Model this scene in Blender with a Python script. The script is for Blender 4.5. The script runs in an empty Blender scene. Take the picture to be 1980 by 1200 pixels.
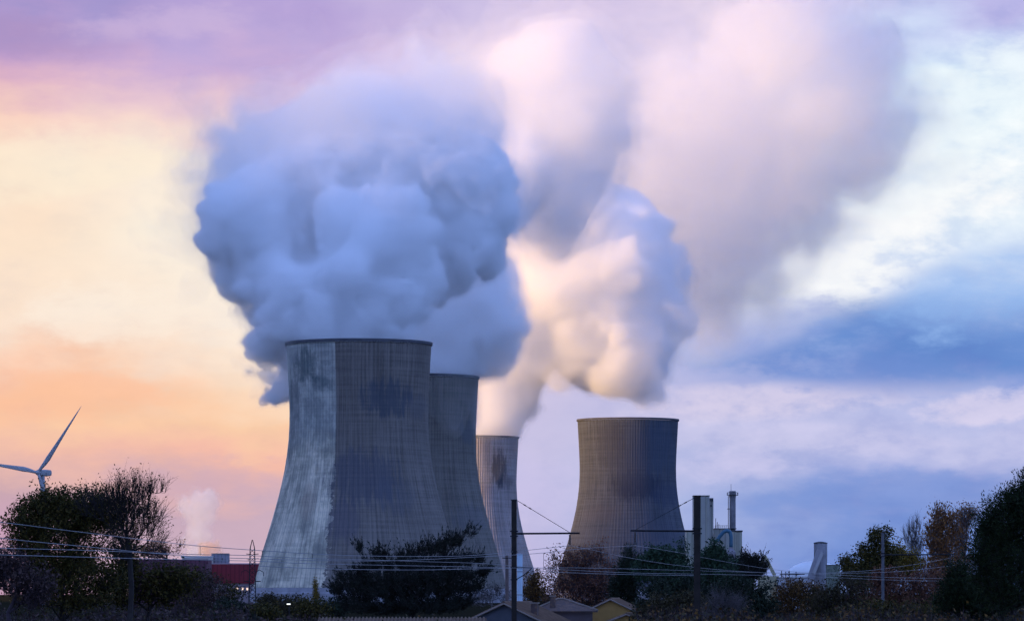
import bpy, bmesh, math, random
import numpy as np
from mathutils import Vector, Matrix

SC = bpy.context.scene
COL = SC.collection
R = math.radians
FPX = 7590.0            # focal length in photograph pixels (1980 wide)
CX, HY = 990.0, 1148.0  # principal column and horizon row
CAM_Z = 6.0

def W(px, py, d):
    """World point seen at photograph pixel (px, py) when it stands d metres away."""
    return Vector(((px - CX) / FPX * d, d, CAM_Z + (HY - py) / FPX * d))

def mpp(d):
    return d / FPX

# ------------------------------------------------------------------ camera
cam = bpy.data.cameras.new("camera")
cam.sensor_width = 36.0
cam.lens = 36.0 * FPX / 1980.0
cam.shift_y = (HY - 600.0) / 1980.0
cam.clip_start = 1.0
cam.clip_end = 60000.0
camo = bpy.data.objects.new("camera", cam)
COL.objects.link(camo)
camo.location = (0, 0, CAM_Z)
camo.rotation_euler = (R(90), 0, 0)
SC.camera = camo

SC.render.engine = 'CYCLES'
SC.view_settings.view_transform = 'Standard'
SC.view_settings.look = 'None'
SC.view_settings.gamma = 1.0
SC.view_settings.exposure = 0.5
cy = SC.cycles
cy.use_denoising = True
cy.denoiser = 'OPENIMAGEDENOISE'
cy.max_bounces = 64
cy.diffuse_bounces = 3
cy.glossy_bounces = 2
cy.transmission_bounces = 4
cy.volume_bounces = 32
cy.transparent_max_bounces = 1024
cy.use_adaptive_sampling = True
cy.adaptive_threshold = 0.045
cy.caustics_reflective = False
cy.caustics_refractive = False

# ------------------------------------------------------------------ node helpers
class NT:
    def __init__(s, tree):
        s.t = tree
        s.n = tree.nodes
        s.l = tree.links
    def link(s, a, b):
        s.l.new(a, b)
    def val(s, sock, v):
        if hasattr(v, 'links') or isinstance(v, bpy.types.NodeSocket):
            s.l.new(v, sock)
        else:
            sock.default_value = v
    def math(s, op, a, b=None, c=None, clamp=False):
        n = s.n.new('ShaderNodeMath'); n.operation = op; n.use_clamp = clamp
        s.val(n.inputs[0], a)
        if b is not None: s.val(n.inputs[1], b)
        if c is not None: s.val(n.inputs[2], c)
        return n.outputs[0]
    def vmath(s, op, a, b=None):
        n = s.n.new('ShaderNodeVectorMath'); n.operation = op
        s.val(n.inputs[0], a)
        if b is not None: s.val(n.inputs[1], b)
        return n.outputs[0]
    def noise(s, vec, scale, detail=4, rough=0.55, out=0):
        n = s.n.new('ShaderNodeTexNoise')
        if vec is not None: s.l.new(vec, n.inputs['Vector'])
        n.inputs['Scale'].default_value = scale
        n.inputs['Detail'].default_value = detail
        n.inputs['Roughness'].default_value = rough
        return n.outputs[out]
    def ramp(s, fac, stops, interp='LINEAR'):
        n = s.n.new('ShaderNodeValToRGB'); cr = n.color_ramp; cr.interpolation = interp
        while len(cr.elements) < len(stops): cr.elements.new(0.5)
        for e, (p, c) in zip(cr.elements, stops):
            e.position = p
            e.color = (*c, 1.0) if len(c) == 3 else c
        s.val(n.inputs[0], fac)
        return n.outputs[0]
    def smooth(s, x, lo, hi):
        n = s.n.new('ShaderNodeMapRange'); n.interpolation_type = 'SMOOTHSTEP'
        s.val(n.inputs['Value'], x)
        n.inputs['From Min'].default_value = lo; n.inputs['From Max'].default_value = hi
        return n.outputs['Result']
    def mix(s, fac, a, b, blend='MIX'):
        n = s.n.new('ShaderNodeMix'); n.data_type = 'RGBA'; n.blend_type = blend
        s.val(n.inputs[0], fac)
        s.val(n.inputs[6], a if isinstance(a, bpy.types.NodeSocket) else (*a, 1.0))
        s.val(n.inputs[7], b if isinstance(b, bpy.types.NodeSocket) else (*b, 1.0))
        return n.outputs[2]

def lin(r, g, b):
    f = lambda c: (c / 255 / 12.92) if c / 255 <= 0.04045 else ((c / 255 + 0.055) / 1.055) ** 2.4
    return (f(r), f(g), f(b))

# ------------------------------------------------------------------ sky
SUN_AZ, SUN_EL = R(-116), R(12)      # to the side where the sky glows
world = bpy.data.worlds.new("World")
SC.world = world
world.use_nodes = True
wt = NT(world.node_tree)
wt.n.clear()
tc = wt.n.new('ShaderNodeTexCoord')
D = tc.outputs['Generated']
sep = wt.n.new('ShaderNodeSeparateXYZ'); wt.link(D, sep.inputs[0])
az0 = wt.math('MULTIPLY', wt.math('ARCTAN2', sep.outputs[0], sep.outputs[1]), 180 / math.pi)
el0 = wt.math('MULTIPLY', wt.math('ARCSINE', sep.outputs[2]), 180 / math.pi)
# cloud turbulence bends the bands of colour
nz1 = wt.n.new('ShaderNodeTexNoise'); wt.link(D, nz1.inputs['Vector'])
nz1.inputs['Scale'].default_value = 17.0; nz1.inputs['Detail'].default_value = 7; nz1.inputs['Roughness'].default_value = 0.5
ns = wt.n.new('ShaderNodeSeparateColor'); wt.link(nz1.outputs['Color'], ns.inputs[0])
# streaky noise, stretched along the horizon
strv = wt.vmath('MULTIPLY', D, (1.0, 1.0, 3.2))
nz2 = wt.noise(strv, 30.0, 6, 0.55)
nz3 = wt.noise(wt.vmath('MULTIPLY', D, (1.0, 1.0, 2.0)), 75.0, 9, 0.6)
wob = lambda o, k: wt.math('MULTIPLY', wt.math('SUBTRACT', o, 0.5), k)
az = wt.math('ADD', az0, wob(ns.outputs[0], 5.0))
el = wt.math('ADD', wt.math('ADD', el0, wob(ns.outputs[1], 2.0)), wob(nz2, 1.4))
t = wt.math('DIVIDE', el, wt.math('ADD', wt.math('MAXIMUM', el, 0.0), 9.0), clamp=True)

def T(py):  # photograph row -> ramp position
    e = math.degrees(math.atan((HY - py) / FPX))
    return max(0.0, e / (max(e, 0) + 9.0))
TOP = 0.62
def column(rows, zenith):
    st = sorted((T(py), lin(*c)) for py, c in rows)
    st = st + [(TOP, zenith), (0.9, zenith)]
    return wt.ramp(t, st, 'EASE' if False else 'LINEAR')
ZEN = (0.30, 0.46, 1.05)
# columns of the cloudy evening sky, warm at the sunset side, blue opposite
c0 = column([(1148,(190,150,175)),(1050,(205,165,190)),(960,(205,168,180)),(880,(240,190,175)),(800,(255,203,168)),(730,(255,198,168)),
             (620,(255,230,210)),(480,(255,230,206)),(320,(255,228,204)),(250,(255,214,196)),(165,(228,182,200)),(90,(194,160,206)),(45,(178,155,208)),(0,(160,148,205))], ZEN)
c1 = column([(1148,(205,175,198)),(1050,(208,180,200)),(960,(204,174,192)),(870,(248,190,172)),(800,(255,208,172)),(720,(255,224,198)),
             (600,(255,240,226)),(450,(255,243,226)),(320,(255,239,222)),(240,(250,220,212)),(170,(232,198,214)),(110,(208,178,218)),(40,(190,170,220)),(0,(185,165,218))], ZEN)
c2 = column([(1148,(200,190,228)),(1000,(196,190,228)),(900,(200,195,232)),(780,(210,200,230)),(600,(222,205,228)),(400,(226,214,238)),
             (250,(226,214,240)),(120,(222,206,236)),(0,(205,192,232))], ZEN)
c3 = column([(1148,(150,165,222)),(1060,(165,178,228)),(960,(180,190,232)),(860,(192,194,232)),(760,(190,190,230)),(640,(182,190,234)),(500,(206,208,240)),
             (300,(226,214,240)),(120,(228,216,242)),(0,(232,216,238))], ZEN)
c4 = column([(1148,(125,145,212)),(1060,(112,145,216)),(980,(122,150,216)),(920,(160,172,226)),(850,(196,198,236)),(780,(176,186,232)),(700,(120,150,218)),(620,(150,180,236)),
             (500,(205,222,250)),(350,(238,248,255)),(180,(222,240,255)),(80,(205,215,248)),(0,(190,186,234))], ZEN)
left = wt.ramp(t, [(0.0,(0.9,0.42,0.30)),(0.1,(1.2,0.62,0.36)),(0.35,(1.1,0.72,0.50)),(0.5,(0.55,0.42,0.60)),(TOP,ZEN),(0.9,ZEN)])
rear = wt.ramp(t, [(0.0,(0.46,0.62,1.15)),(0.25,(0.64,0.98,2.05)),(0.5,(0.62,0.98,2.15)),(TOP,(0.24,0.46,1.2)),(0.9,ZEN)])
sk = wt.mix(wt.smooth(az, -7.3, -4.6), c0, c1)
sk = wt.mix(wt.smooth(az, -3.4, -0.6), sk, c2)
sk = wt.mix(wt.smooth(az, -0.2, 2.6), sk, c3)
sk = wt.mix(wt.smooth(az, 2.6, 5.2), sk, c4)
# wisps
def wisp(a, e, ra, re, rot, noise_k):
    da = wt.math('SUBTRACT', az0, a); de = wt.math('SUBTRACT', el0, e)
    c, s_ = math.cos(R(rot)), math.sin(R(rot))
    u = wt.math('ADD', wt.math('MULTIPLY', da, c / ra), wt.math('MULTIPLY', de, s_ / ra))
    v = wt.math('ADD', wt.math('MULTIPLY', da, -s_ / re), wt.math('MULTIPLY', de, c / re))
    q = wt.math('ADD', wt.math('MULTIPLY', u, u), wt.math('MULTIPLY', v, v))
    q = wt.math('ADD', q, wt.math('ADD', wt.math('ADD', wob(nz2, noise_k * 0.9), wob(nz3, noise_k * 1.3)), wob(ns.outputs[2], noise_k * 1.2)))
    return wt.math('SUBTRACT', 1.0, wt.smooth(q, -0.15, 1.25))
deg = lambda px, py: ((px - CX) / FPX * 57.2958, (HY - py) / FPX * 57.2958)
def W2(px, py, rx, ry, rot, k, colr, amount):
    global sk
    a, e = deg(px, py)
    m = wisp(a, e, rx / FPX * 57.3, ry / FPX * 57.3, rot, k)
    sk = wt.mix(wt.math('MULTIPLY', m, amount), sk, lin(*colr))
W2(1720, 455, 430, 125, 26, 2.2, (252,253,255), 0.95)
W2(1850, 250, 260, 120, 30, 2.2, (240,250,255), 0.75)
W2(1760, 670, 430, 95, 4, 1.7, (98,138,208), 0.95)
W2(1900, 560, 190, 95, 14, 2.2, (150,186,240), 0.7)
W2(1500, 770, 330, 40, 3, 2.4, (224,214,238), 0.7)
W2(1930, 782, 170, 34, 10, 3.0, (222,214,240), 0.7)
W2(1640, 720, 200, 50, -4, 2.8, (112,142,212), 0.6)
W2(1450, 640, 160, 50, 10, 2.8, (176,184,230), 0.6)
W2(1700, 960, 330, 60, 3, 2.2, (116,146,214), 0.75)
W2(1430, 900, 160, 40, 4, 2.6, (206,202,238), 0.6)
W2(1560, 850, 300, 34, -3, 2.0, (206,204,238), 0.6)
W2(260, 610, 230, 60, 2, 2.6, (255,241,226), 0.6)
W2(120, 330, 260, 60, 8, 2.6, (255,240,216), 0.5)
W2(330, 930, 200, 50, 5, 2.6, (206,172,190), 0.6)
W2(60, 90, 300, 40, -4, 2.6, (172,146,196), 0.6)
W2(330, 60, 240, 40, 8, 2.6, (205,182,222), 0.6)
W2(140, 770, 260, 60, 3, 2.2, (255,192,156), 0.6)
W2(1030, 950, 120, 90, 0, 2.0, (206,198,236), 0.5)
# broken small cloud
rg = wt.math('ADD', 0.22, wt.math('MULTIPLY', wt.smooth(az0, 0.5, 4.0), 0.45))
dkn = wt.mix(1.0, sk, (0.80, 0.84, 0.93), 'MULTIPLY')
sk = wt.mix(wt.math('MULTIPLY', wt.smooth(nz3, 0.46, 0.70), rg), sk, dkn)
brt = wt.mix(1.0, sk, (1.10, 1.08, 1.05), 'MULTIPLY')
sk = wt.mix(wt.math('MULTIPLY', wt.smooth(nz3, 0.50, 0.30), rg), sk, brt)
# rest of the horizon
side = wt.smooth(az0, -9.0, -24.0)
sk = wt.mix(side, sk, left)
absaz = wt.math('ABSOLUTE', wt.math('ADD', az0, 10.0))
back = wt.smooth(absaz, 20.0, 60.0)
sk = wt.mix(back, sk, rear)
below = wt.smooth(el0, -0.6, -3.0)
sk = wt.mix(below, sk, (0.03, 0.03, 0.035))
nish = wt.n.new('ShaderNodeTexSky')
nish.sky_type = 'NISHITA'; nish.sun_disc = False
nish.sun_elevation = SUN_EL; nish.sun_rotation = SUN_AZ
bg1 = wt.n.new('ShaderNodeBackground'); wt.link(nish.outputs[0], bg1.inputs[0]); bg1.inputs[1].default_value = 0.05
bg2 = wt.n.new('ShaderNodeBackground'); wt.link(sk, bg2.inputs[0]); bg2.inputs[1].default_value = 0.707
mx = wt.n.new('ShaderNodeMixShader'); mx.inputs[0].default_value = 0.96   # nearly overcast
wt.link(bg1.outputs[0], mx.inputs[1]); wt.link(bg2.outputs[0], mx.inputs[2])
wo = wt.n.new('ShaderNodeOutputWorld'); wt.link(mx.outputs[0], wo.inputs[0])

sun = bpy.data.lights.new("sun", 'SUN')
sun.energy = 5.0; sun.angle = R(2.0); sun.color = (1.0, 0.60, 0.20)
suno = bpy.data.objects.new("sun", sun); COL.objects.link(suno)
sd = Vector((math.sin(SUN_AZ) * math.cos(SUN_EL), math.cos(SUN_AZ) * math.cos(SUN_EL), math.sin(SUN_EL)))
suno.rotation_euler = (-sd).to_track_quat('-Z', 'Y').to_euler()
suno.location = (-200, 0, 300)

# ------------------------------------------------------------------ object helpers
def tag(o, label=None, cat=None, group=None, kind=None):
    if label: o["label"] = label
    if cat: o["category"] = cat
    if group: o["group"] = group
    if kind: o["kind"] = kind
    return o
def empty(name, loc, rz=0.0):
    o = bpy.data.objects.new(name, None); COL.objects.link(o)
    o.location = loc; o.rotation_euler = (0, 0, rz); o.empty_display_size = 0.5
    return o
def mesh_obj(name, verts, faces, mat, parent=None, smooth=False, loc=None):
    me = bpy.data.meshes.new(name)
    if isinstance(verts, np.ndarray):
        nv, nf = len(verts), len(faces)
        k = faces.shape[1]
        me.vertices.add(nv); me.vertices.foreach_set('co', verts.astype(np.float32).ravel())
        me.loops.add(nf * k); me.loops.foreach_set('vertex_index', faces.astype(np.int32).ravel())
        me.polygons.add(nf); me.polygons.foreach_set('loop_start', np.arange(0, nf * k, k, dtype=np.int32))
        me.update(calc_edges=True)
        me.validate()
    else:
        me.from_pydata([tuple(v) for v in verts], [], faces)
        me.update()
    if smooth:
        me.polygons.foreach_set('use_smooth', [True] * len(me.polygons))
    for m in (mat if isinstance(mat, (list, tuple)) else [mat]):
        me.materials.append(m)
    o = bpy.data.objects.new(name, me); COL.objects.link(o)
    if parent is not None: o.parent = parent
    if loc is not None: o.location = loc
    return o
class MB:
    """Collects boxes, tubes and lathed shapes into one mesh."""
    def __init__(s): s.v = []; s.f = []
    def add(s, vs, fs):
        b = len(s.v); s.v += [tuple(v) for v in vs]; s.f += [tuple(i + b for i in f) for f in fs]
        return s
    def box(s, c, size, rz=0.0):
        hx, hy, hz = size[0] / 2, size[1] / 2, size[2] / 2
        co, si = math.cos(rz), math.sin(rz)
        vs = []
        for z in (-hz, hz):
            for x, y in ((-hx, -hy), (hx, -hy), (hx, hy), (-hx, hy)):
                vs.append((c[0] + x * co - y * si, c[1] + x * si + y * co, c[2] + z))
        return s.add(vs, [(3, 2, 1, 0), (4, 5, 6, 7), (0, 1, 5, 4), (1, 2, 6, 5), (2, 3, 7, 6), (3, 0, 4, 7)])
    def tube(s, pts, rad, n=6, cap=True):
        pts = [Vector(p) for p in pts]
        if not isinstance(rad, (list, tuple)): rad = [rad] * len(pts)
        vs = []; fs = []
        for i, p in enumerate(pts):
            d = (pts[min(i + 1, len(pts) - 1)] - pts[max(i - 1, 0)])
            if d.length < 1e-9: d = Vector((0, 0, 1))
            d.normalize()
            a = Vector((0, 0, 1)) if abs(d.z) < 0.9 else Vector((1, 0, 0))
            u = d.cross(a).normalized(); w = d.cross(u)
            for k in range(n):
                th = 2 * math.pi * k / n
                vs.append(p + (u * math.cos(th) + w * math.sin(th)) * rad[i])
        for i in range(len(pts) - 1):
            for k in range(n):
                a0 = i * n + k; a1 = i * n + (k + 1) % n
                fs.append((a0, a0 + n, a1 + n, a1))
        if cap:
            fs.append(tuple(range(n))); b = (len(pts) - 1) * n
            fs.append(tuple(b + k for k in reversed(range(n))))
        return s.add(vs, fs)
    def lathe(s, c, prof, n=24, a0=0.0, cap_bottom=False, cap_top=False):
        vs = []; fs = []
        for r, z in prof:
            for k in range(n):
                th = a0 + 2 * math.pi * k / n
                vs.append((c[0] + r * math.cos(th), c[1] + r * math.sin(th), c[2] + z))
        for i in range(len(prof) - 1):
            for k in range(n):
                a, b = i * n + k, i * n + (k + 1) % n
                fs.append((a, b, b + n, a + n))
        if cap_bottom: fs.append(tuple(reversed(range(n))))
        if cap_top: fs.append(tuple((len(prof) - 1) * n + k for k in range(n)))
        return s.add(vs, fs)
    def build(s, name, mat, parent=None, smooth=False, loc=None):
        return mesh_obj(name, s.v, s.f, mat, parent, smooth, loc)

def new_mat(name):
    m = bpy.data.materials.new(name); m.use_nodes = True
    nt = NT(m.node_tree); b = m.node_tree.nodes['Principled BSDF']
    return m, nt, b
def simple(name, colr, rough=0.8, var=0.25, scale=1.0, metal=0.0):
    m, nt, b = new_mat(name)
    tcn = nt.n.new('ShaderNodeTexCoord')
    n = nt.noise(tcn.outputs['Object'], scale, 5, 0.6)
    c2 = tuple(max(0, c * (1 - var)) for c in colr); c3 = tuple(c * (1 + var) for c in colr)
    nt.link(nt.ramp(n, [(0.3, c2), (0.7, c3)]), b.inputs['Base Color'])
    b.inputs['Roughness'].default_value = rough; b.inputs['Metallic'].default_value = metal
    b.inputs['Specular IOR Level'].default_value = 0.25
    return m

# ------------------------------------------------------------------ steam
RNG = np.random.default_rng(7)
def bspline_matrix(n_out, step):
    """Weights of a uniform cubic B-spline over a coarse lattice."""
    x = np.arange(n_out) / step
    i = np.floor(x).astype(int); f = x - i
    nl = i.max() + 4
    M = np.zeros((n_out, nl), np.float32)
    w = [(1 - f) ** 3 / 6, (3 * f ** 3 - 6 * f ** 2 + 4) / 6, (-3 * f ** 3 + 3 * f ** 2 + 3 * f + 1) / 6, f ** 3 / 6]
    for k in range(4): M[np.arange(n_out), i + k] += w[k]
    return M
def vnoise(shape, step, rng):
    Ms = [bspline_matrix(n, step) for n in shape]
    a = rng.normal(size=[m.shape[1] for m in Ms]).astype(np.float32)
    a = np.tensordot(Ms[0], a, (1, 0))
    a = np.einsum('jb,ibc->ijc', Ms[1], a, optimize=True)
    a = np.einsum('kc,ijc->ijk', Ms[2], a, optimize=True)
    return a / 0.32
def linmat(n_out, n_in):
    x = np.linspace(0, n_in - 1, n_out); i = np.clip(np.floor(x).astype(int), 0, n_in - 2); f = (x - i).astype(np.float32)
    M = np.zeros((n_out, n_in), np.float32); M[np.arange(n_out), i] = 1 - f; M[np.arange(n_out), i + 1] = f
    return M
def surface_net(F, lo, h):
    """Closed quad mesh of F < 0 on a regular grid."""
    nx, ny, nz = F.shape
    s = F < 0
    c = [s[i:nx - 1 + i, j:ny - 1 + j, k:nz - 1 + k] for i in (0, 1) for j in (0, 1) for k in (0, 1)]
    cnt = sum(x.astype(np.int8) for x in c)
    act = (cnt > 0) & (cnt < 8)
    idx = -np.ones(act.shape, np.int64); idx[act] = np.arange(act.sum())
    I, J, K = np.nonzero(act)
    acc = np.zeros((len(I), 3)); num = np.zeros(len(I))
    base = np.stack([I, J, K], 1).astype(float)
    offs = [(i, j, k) for i in (0, 1) for j in (0, 1) for k in (0, 1)]
    for a in range(8):
        for b in range(a + 1, 8):
            dif = np.array(offs[b]) - np.array(offs[a])
            if np.abs(dif).sum() != 1: continue
            fa = F[I + offs[a][0], J + offs[a][1], K + offs[a][2]]
            fb = F[I + offs[b][0], J + offs[b][1], K + offs[b][2]]
            m = (fa < 0) != (fb < 0)
            tt = np.where(m, fa / np.where(m, fa - fb, 1), 0)
            acc += m[:, None] * (base + np.array(offs[a]) + tt[:, None] * dif); num += m
    V = acc / num[:, None] * h + np.array(lo)
    faces = []
    for ax in range(3):
        sl = lambda d: tuple(slice(1, -1) if q != ax else (slice(0, -1) if d == 0 else slice(1, None)) for q in range(3))
        A, B = s[sl(0)], s[sl(1)]
        X = np.argwhere(A != B)
        if not len(X): continue
        flip = A[tuple(X.T)]
        X = X + np.array([0 if q == ax else 1 for q in range(3)])
        u, v = [(1, 2), (2, 0), (0, 1)][ax]
        def g(du, dv):
            Y = X.copy(); Y[:, u] -= du; Y[:, v] -= dv
            return idx[tuple(Y.T)]
        q = np.stack([g(1, 1), g(0, 1), g(0, 0), g(1, 0)], 1)
        q[~flip] = q[~flip][:, ::-1]
        faces.append(q)
    return V, np.concatenate(faces)

def steam_material(name, density, colr=(1, 1, 1), g=0.0, veil=0.012):
    m = bpy.data.materials.new(name); m.use_nodes = True
    nt = NT(m.node_tree); nt.n.clear()
    out = nt.n.new('ShaderNodeOutputMaterial')
    pv = nt.n.new('ShaderNodeVolumePrincipled')
    pv.inputs['Color'].default_value = (*colr, 1); pv.inputs['Density'].default_value = density
    pv.inputs['Anisotropy'].default_value = g
    nt.link(pv.outputs[0], out.inputs['Volume'])
    tr = nt.n.new('ShaderNodeBsdfTransparent'); df = nt.n.new('ShaderNodeBsdfDiffuse')
    df.inputs[0].default_value = (0.9, 0.9, 0.9, 1)
    mx = nt.n.new('ShaderNodeMixShader'); mx.inputs[0].default_value = veil
    nt.link(tr.outputs[0], mx.inputs[1]); nt.link(df.outputs[0], mx.inputs[2]); nt.link(mx.outputs[0], out.inputs['Surface'])
    try: m.cycles.homogeneous_volume = True
    except Exception: pass
    return m

def plume_field(balls, h, seed, puffs=0, puff_r=(0.22, 0.45), k=5.0, noises=(), margin=14.0, cut=None):
    """Signed field of a cloud: merged balls (x, y, z, r) roughened by several sizes of billow."""
    rng = np.random.default_rng(seed)
    B = [tuple(b) for b in balls]
    for (x, y, z, r) in list(B):
        for _ in range(puffs):
            d = rng.normal(size=3); d[1] *= 1.0; d /= np.linalg.norm(d)
            rr = r * rng.uniform(*puff_r)
            p = np.array((x, y, z)) + d * (r * rng.uniform(0.72, 0.98))
            B.append((*p, rr))
    B = np.array(B)
    lo = (B[:, :3] - B[:, 3:4]).min(0) - margin; hi = (B[:, :3] + B[:, 3:4]).max(0) + margin
    n = np.ceil((hi - lo) / h).astype(int) + 1
    cs = np.maximum(3, (n // 4) + 1)
    ax = [np.linspace(lo[i], lo[i] + (n[i] - 1) * h, cs[i]).astype(np.float32) for i in range(3)]
    S = np.zeros(cs, np.float32)
    for (x, y, z, r) in B:
        d = np.sqrt((ax[0][:, None, None] - x) ** 2 + (ax[1][None, :, None] - y) ** 2 + (ax[2][None, None, :] - z) ** 2) - r
        S += np.exp(np.clip(-d / k, -60, 60))
    S = -k * np.log(S + 1e-12)
    L = [linmat(n[i], cs[i]) for i in range(3)]
    S = np.tensordot(L[0], S, (1, 0))
    S = np.einsum('jb,ibc->ijc', L[1], S, optimize=True); S = np.einsum('kc,ijc->ijk', L[2], S, optimize=True)
    for (size, amp, kind) in noises:
        nz = vnoise(tuple(n), size / h, rng)
        if kind == 'billow': nz = np.abs(nz) * 1.6 - 0.9
        if size < 12:   # fine curls come in patches
            nz = nz * np.clip(0.75 + 0.6 * vnoise(tuple(n), 4 * size / h, rng), 0.1, 1.8)
        S -= amp * nz
    if cut:   # the steam leaves through the mouth: nothing outside the shell below the lip
        tx, ty, rt, zl, yb = cut
        gx, gy, gz = [(lo[i] + np.arange(n[i]) * h).astype(np.float32) for i in range(3)]
        rad = np.sqrt((gx[:, None] - tx) ** 2 + (gy[None, :] - ty) ** 2) - rt
        rad = np.where(gy[None, :] > ty + yb, -50.0, rad)
        S = np.maximum(S, np.minimum(rad[:, :, None], (zl - gz)[None, None, :]))
    for i in range(3):
        sl = [slice(None)] * 3
        for e in (0, -1):
            sl[i] = e; S[tuple(sl)] = np.maximum(S[tuple(sl)], 200.0)
    return S, lo, h

def keep_big(V, F, least=300):
    """Drop the small stray islands of a net."""
    nv = len(V); lab = np.arange(nv)
    e = np.concatenate([F[:, [0, 1]], F[:, [1, 2]], F[:, [2, 3]]])
    while True:
        m = np.minimum(lab[e[:, 0]], lab[e[:, 1]])
        new = lab.copy(); np.minimum.at(new, e[:, 0], m); np.minimum.at(new, e[:, 1], m)
        new = new[new]
        if (new == lab).all(): break
        lab = new
    cnt = np.bincount(lab, minlength=nv)
    ok = cnt[lab] >= least
    mp = np.cumsum(ok) - 1
    Fk = F[ok[F[:, 0]]]
    return V[ok], mp[Fk]

def px_balls(rows, d):
    """(px, py, depth offset in m, radius in px) -> balls in metres."""
    out = []
    for px, py, dy, r in rows:
        p = W(px, py, d)
        out.append((p.x, d + dy, p.z, r * mpp(d)))
    return out
# steam rising from the near tower
def steam(name, label, rows, d, h, seed, density, noises, puffs, k, g=0.0, colr=(1, 1, 1), margin=30.0, halo=None, group='steam plumes over the cooling towers', cut=None, soft=None, puff_r=(0.22, 0.45)):
    S, lo, hh = plume_field(px_balls(rows, d), h, seed, puffs=puffs, k=k, noises=noises, margin=margin, puff_r=puff_r, cut=cut)
    V, F = surface_net(S, lo, hh)
    V, F = keep_big(V, F, 4000 if len(V) > 60000 else 300)
    o = mesh_obj(name, V, F, steam_material(name, density, colr, g), smooth=True)
    tag(o, label, 'steam plume', group)
    if halo:
        for off, hd in ([halo] if isinstance(halo[0], (int, float)) else halo):
            Vh, Fh = keep_big(*surface_net(S - off, lo, hh), 9000 if len(V) > 60000 else 300)
            mesh_obj('mist', Vh, Fh, steam_material('mist', hd, colr, g, veil=0.0), parent=o, smooth=True)
    if soft:
        rows2, h2, k2, nz2_, shells = soft
        S2, lo2, _ = plume_field(px_balls(rows2, d), h2, seed + 50, puffs=3, k=k2, noises=nz2_, margin=56)
        for q, dn in shells:
            V2, F2 = keep_big(*surface_net(S2 - q, lo2, h2))
            mesh_obj('drifting_steam', V2, F2, steam_material('drifting_steam', dn, colr, g, veil=0.0), parent=o, smooth=True)
    return o

T1X, T2X, T3X = W(694, 0, 2400).x, W(804, 0, 2772).x, W(915, 0, 3834).x
P1 = [(690,672,0,122),(640,612,6,100),(735,604,-4,98),(690,562,0,112),(598,596,16,74),(700,505,0,104),(762,478,4,72),(690,446,4,76),(716,420,2,52),
      (600,545,26,86),
      (498,478,52,78),(462,450,56,60),(520,425,56,118),(610,365,62,140),(735,345,72,146),(850,350,80,128),(905,420,80,88),(935,395,84,60),(560,525,46,92),
      (478,512,52,46),(850,470,70,84),(560,470,44,100),
      (545,672,48,50),(554,705,56,42),(528,640,44,40),(535,580,50,40)]
P2 = [(808,742,0,106),(852,690,0,74),(852,628,0,92),(862,565,10,96),(885,505,20,94),(915,462,30,62),(948,425,40,42),(960,345,60,52),
      (985,300,80,60),
      (950,590,-6,22),(945,650,-4,18),(962,545,0,20)]
P3 = [(918,850,0,78),(944,792,0,72),(966,730,0,84),(986,670,0,88),(1002,600,0,110),(1022,520,0,118),(1062,460,0,104),(1122,455,0,84),(1180,490,0,104),
      (1232,540,0,102),(1270,585,0,80),(1180,600,0,112),(1100,600,0,118),(1140,660,0,72),(1205,640,0,62),(1130,702,-14,36),(1176,700,-14,28),(1214,676,-10,30),(1040,415,20,64)]
P4 = [(1190,320,60,62),(1232,262,150,84),(1262,185,150,86),(1335,125,150,98),(1425,60,150,120),(1350,260,150,136),(1450,220,150,146),(1550,170,180,146),
      (1650,185,180,110),(1640,245,180,72),(1550,285,180,106),(1450,360,150,106),(1372,430,120,84),(1362,345,150,106),(1500,50,150,146),(1400,485,120,56),(1250,380,90,70),(1185,400,80,60),(1150,365,70,48),(1290,480,90,60)]
P1U = [(640,285,78,90),(780,272,84,90),(930,322,84,56),(445,345,96,46),(430,390,96,32),(485,305,100,58),(520,330,70,92),(560,235,90,70),(680,215,95,84),(820,222,100,84),(900,262,100,70),(600,330,70,90),(740,320,80,100),(850,310,84,80),(700,165,110,70),(850,160,110,84)]
P2U = [(1062,285,100,84),(1086,225,120,76),(1045,180,120,96),(1105,155,140,66),(1000,230,90,96),(1068,338,100,44),(1010,110,130,90),(1060,90,140,76),(950,170,110,86),(930,270,100,80)]
steam('steam_plume', 'thick blue-grey steam billowing from the tallest tower with the pale painted patch', [(a, b, e, r * 0.93 - 8) for a, b, e, r in P1], 2400, 1.25, 15, 0.125,
      [(34, 4.0, 'n'), (17, 3.4, 'billow'), (9, 2.5, 'billow'), (5, 1.3, 'billow')], 6, 3.0, g=-0.2, halo=[(1.3, 0.04), (3.4, 0.016), (7, 0.006)], puff_r=(0.26, 0.5), cut=(T1X, 2400, 41.5, 160.5, 20),
      soft=(P1U, 2.2, 6.0, [(44, 8.0, 'n'), (20, 5.0, 'billow'), (9, 3.2, 'billow')], [(0.0, 0.022), (5.0, 0.011), (13.0, 0.006), (24.0, 0.003)]))
steam('steam_plume', 'blue steam column drifting up behind the big plume from the partly hidden second tower', P2, 2772, 1.8, 12, 0.07,
      [(36, 5.0, 'n'), (18, 3.2, 'billow'), (9, 1.8, 'billow')], 5, 6.0, g=-0.2, halo=[(2.6, 0.025), (6.0, 0.012)], cut=(T2X, 2772, 41.5, 160.5, 400),
      soft=(P2U, 3.6, 9.0, [(60, 8.0, 'n'), (28, 5.0, 'billow'), (13, 2.2, 'billow')], [(0.0, 0.024), (8.0, 0.008), (22.0, 0.003)]))
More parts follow.
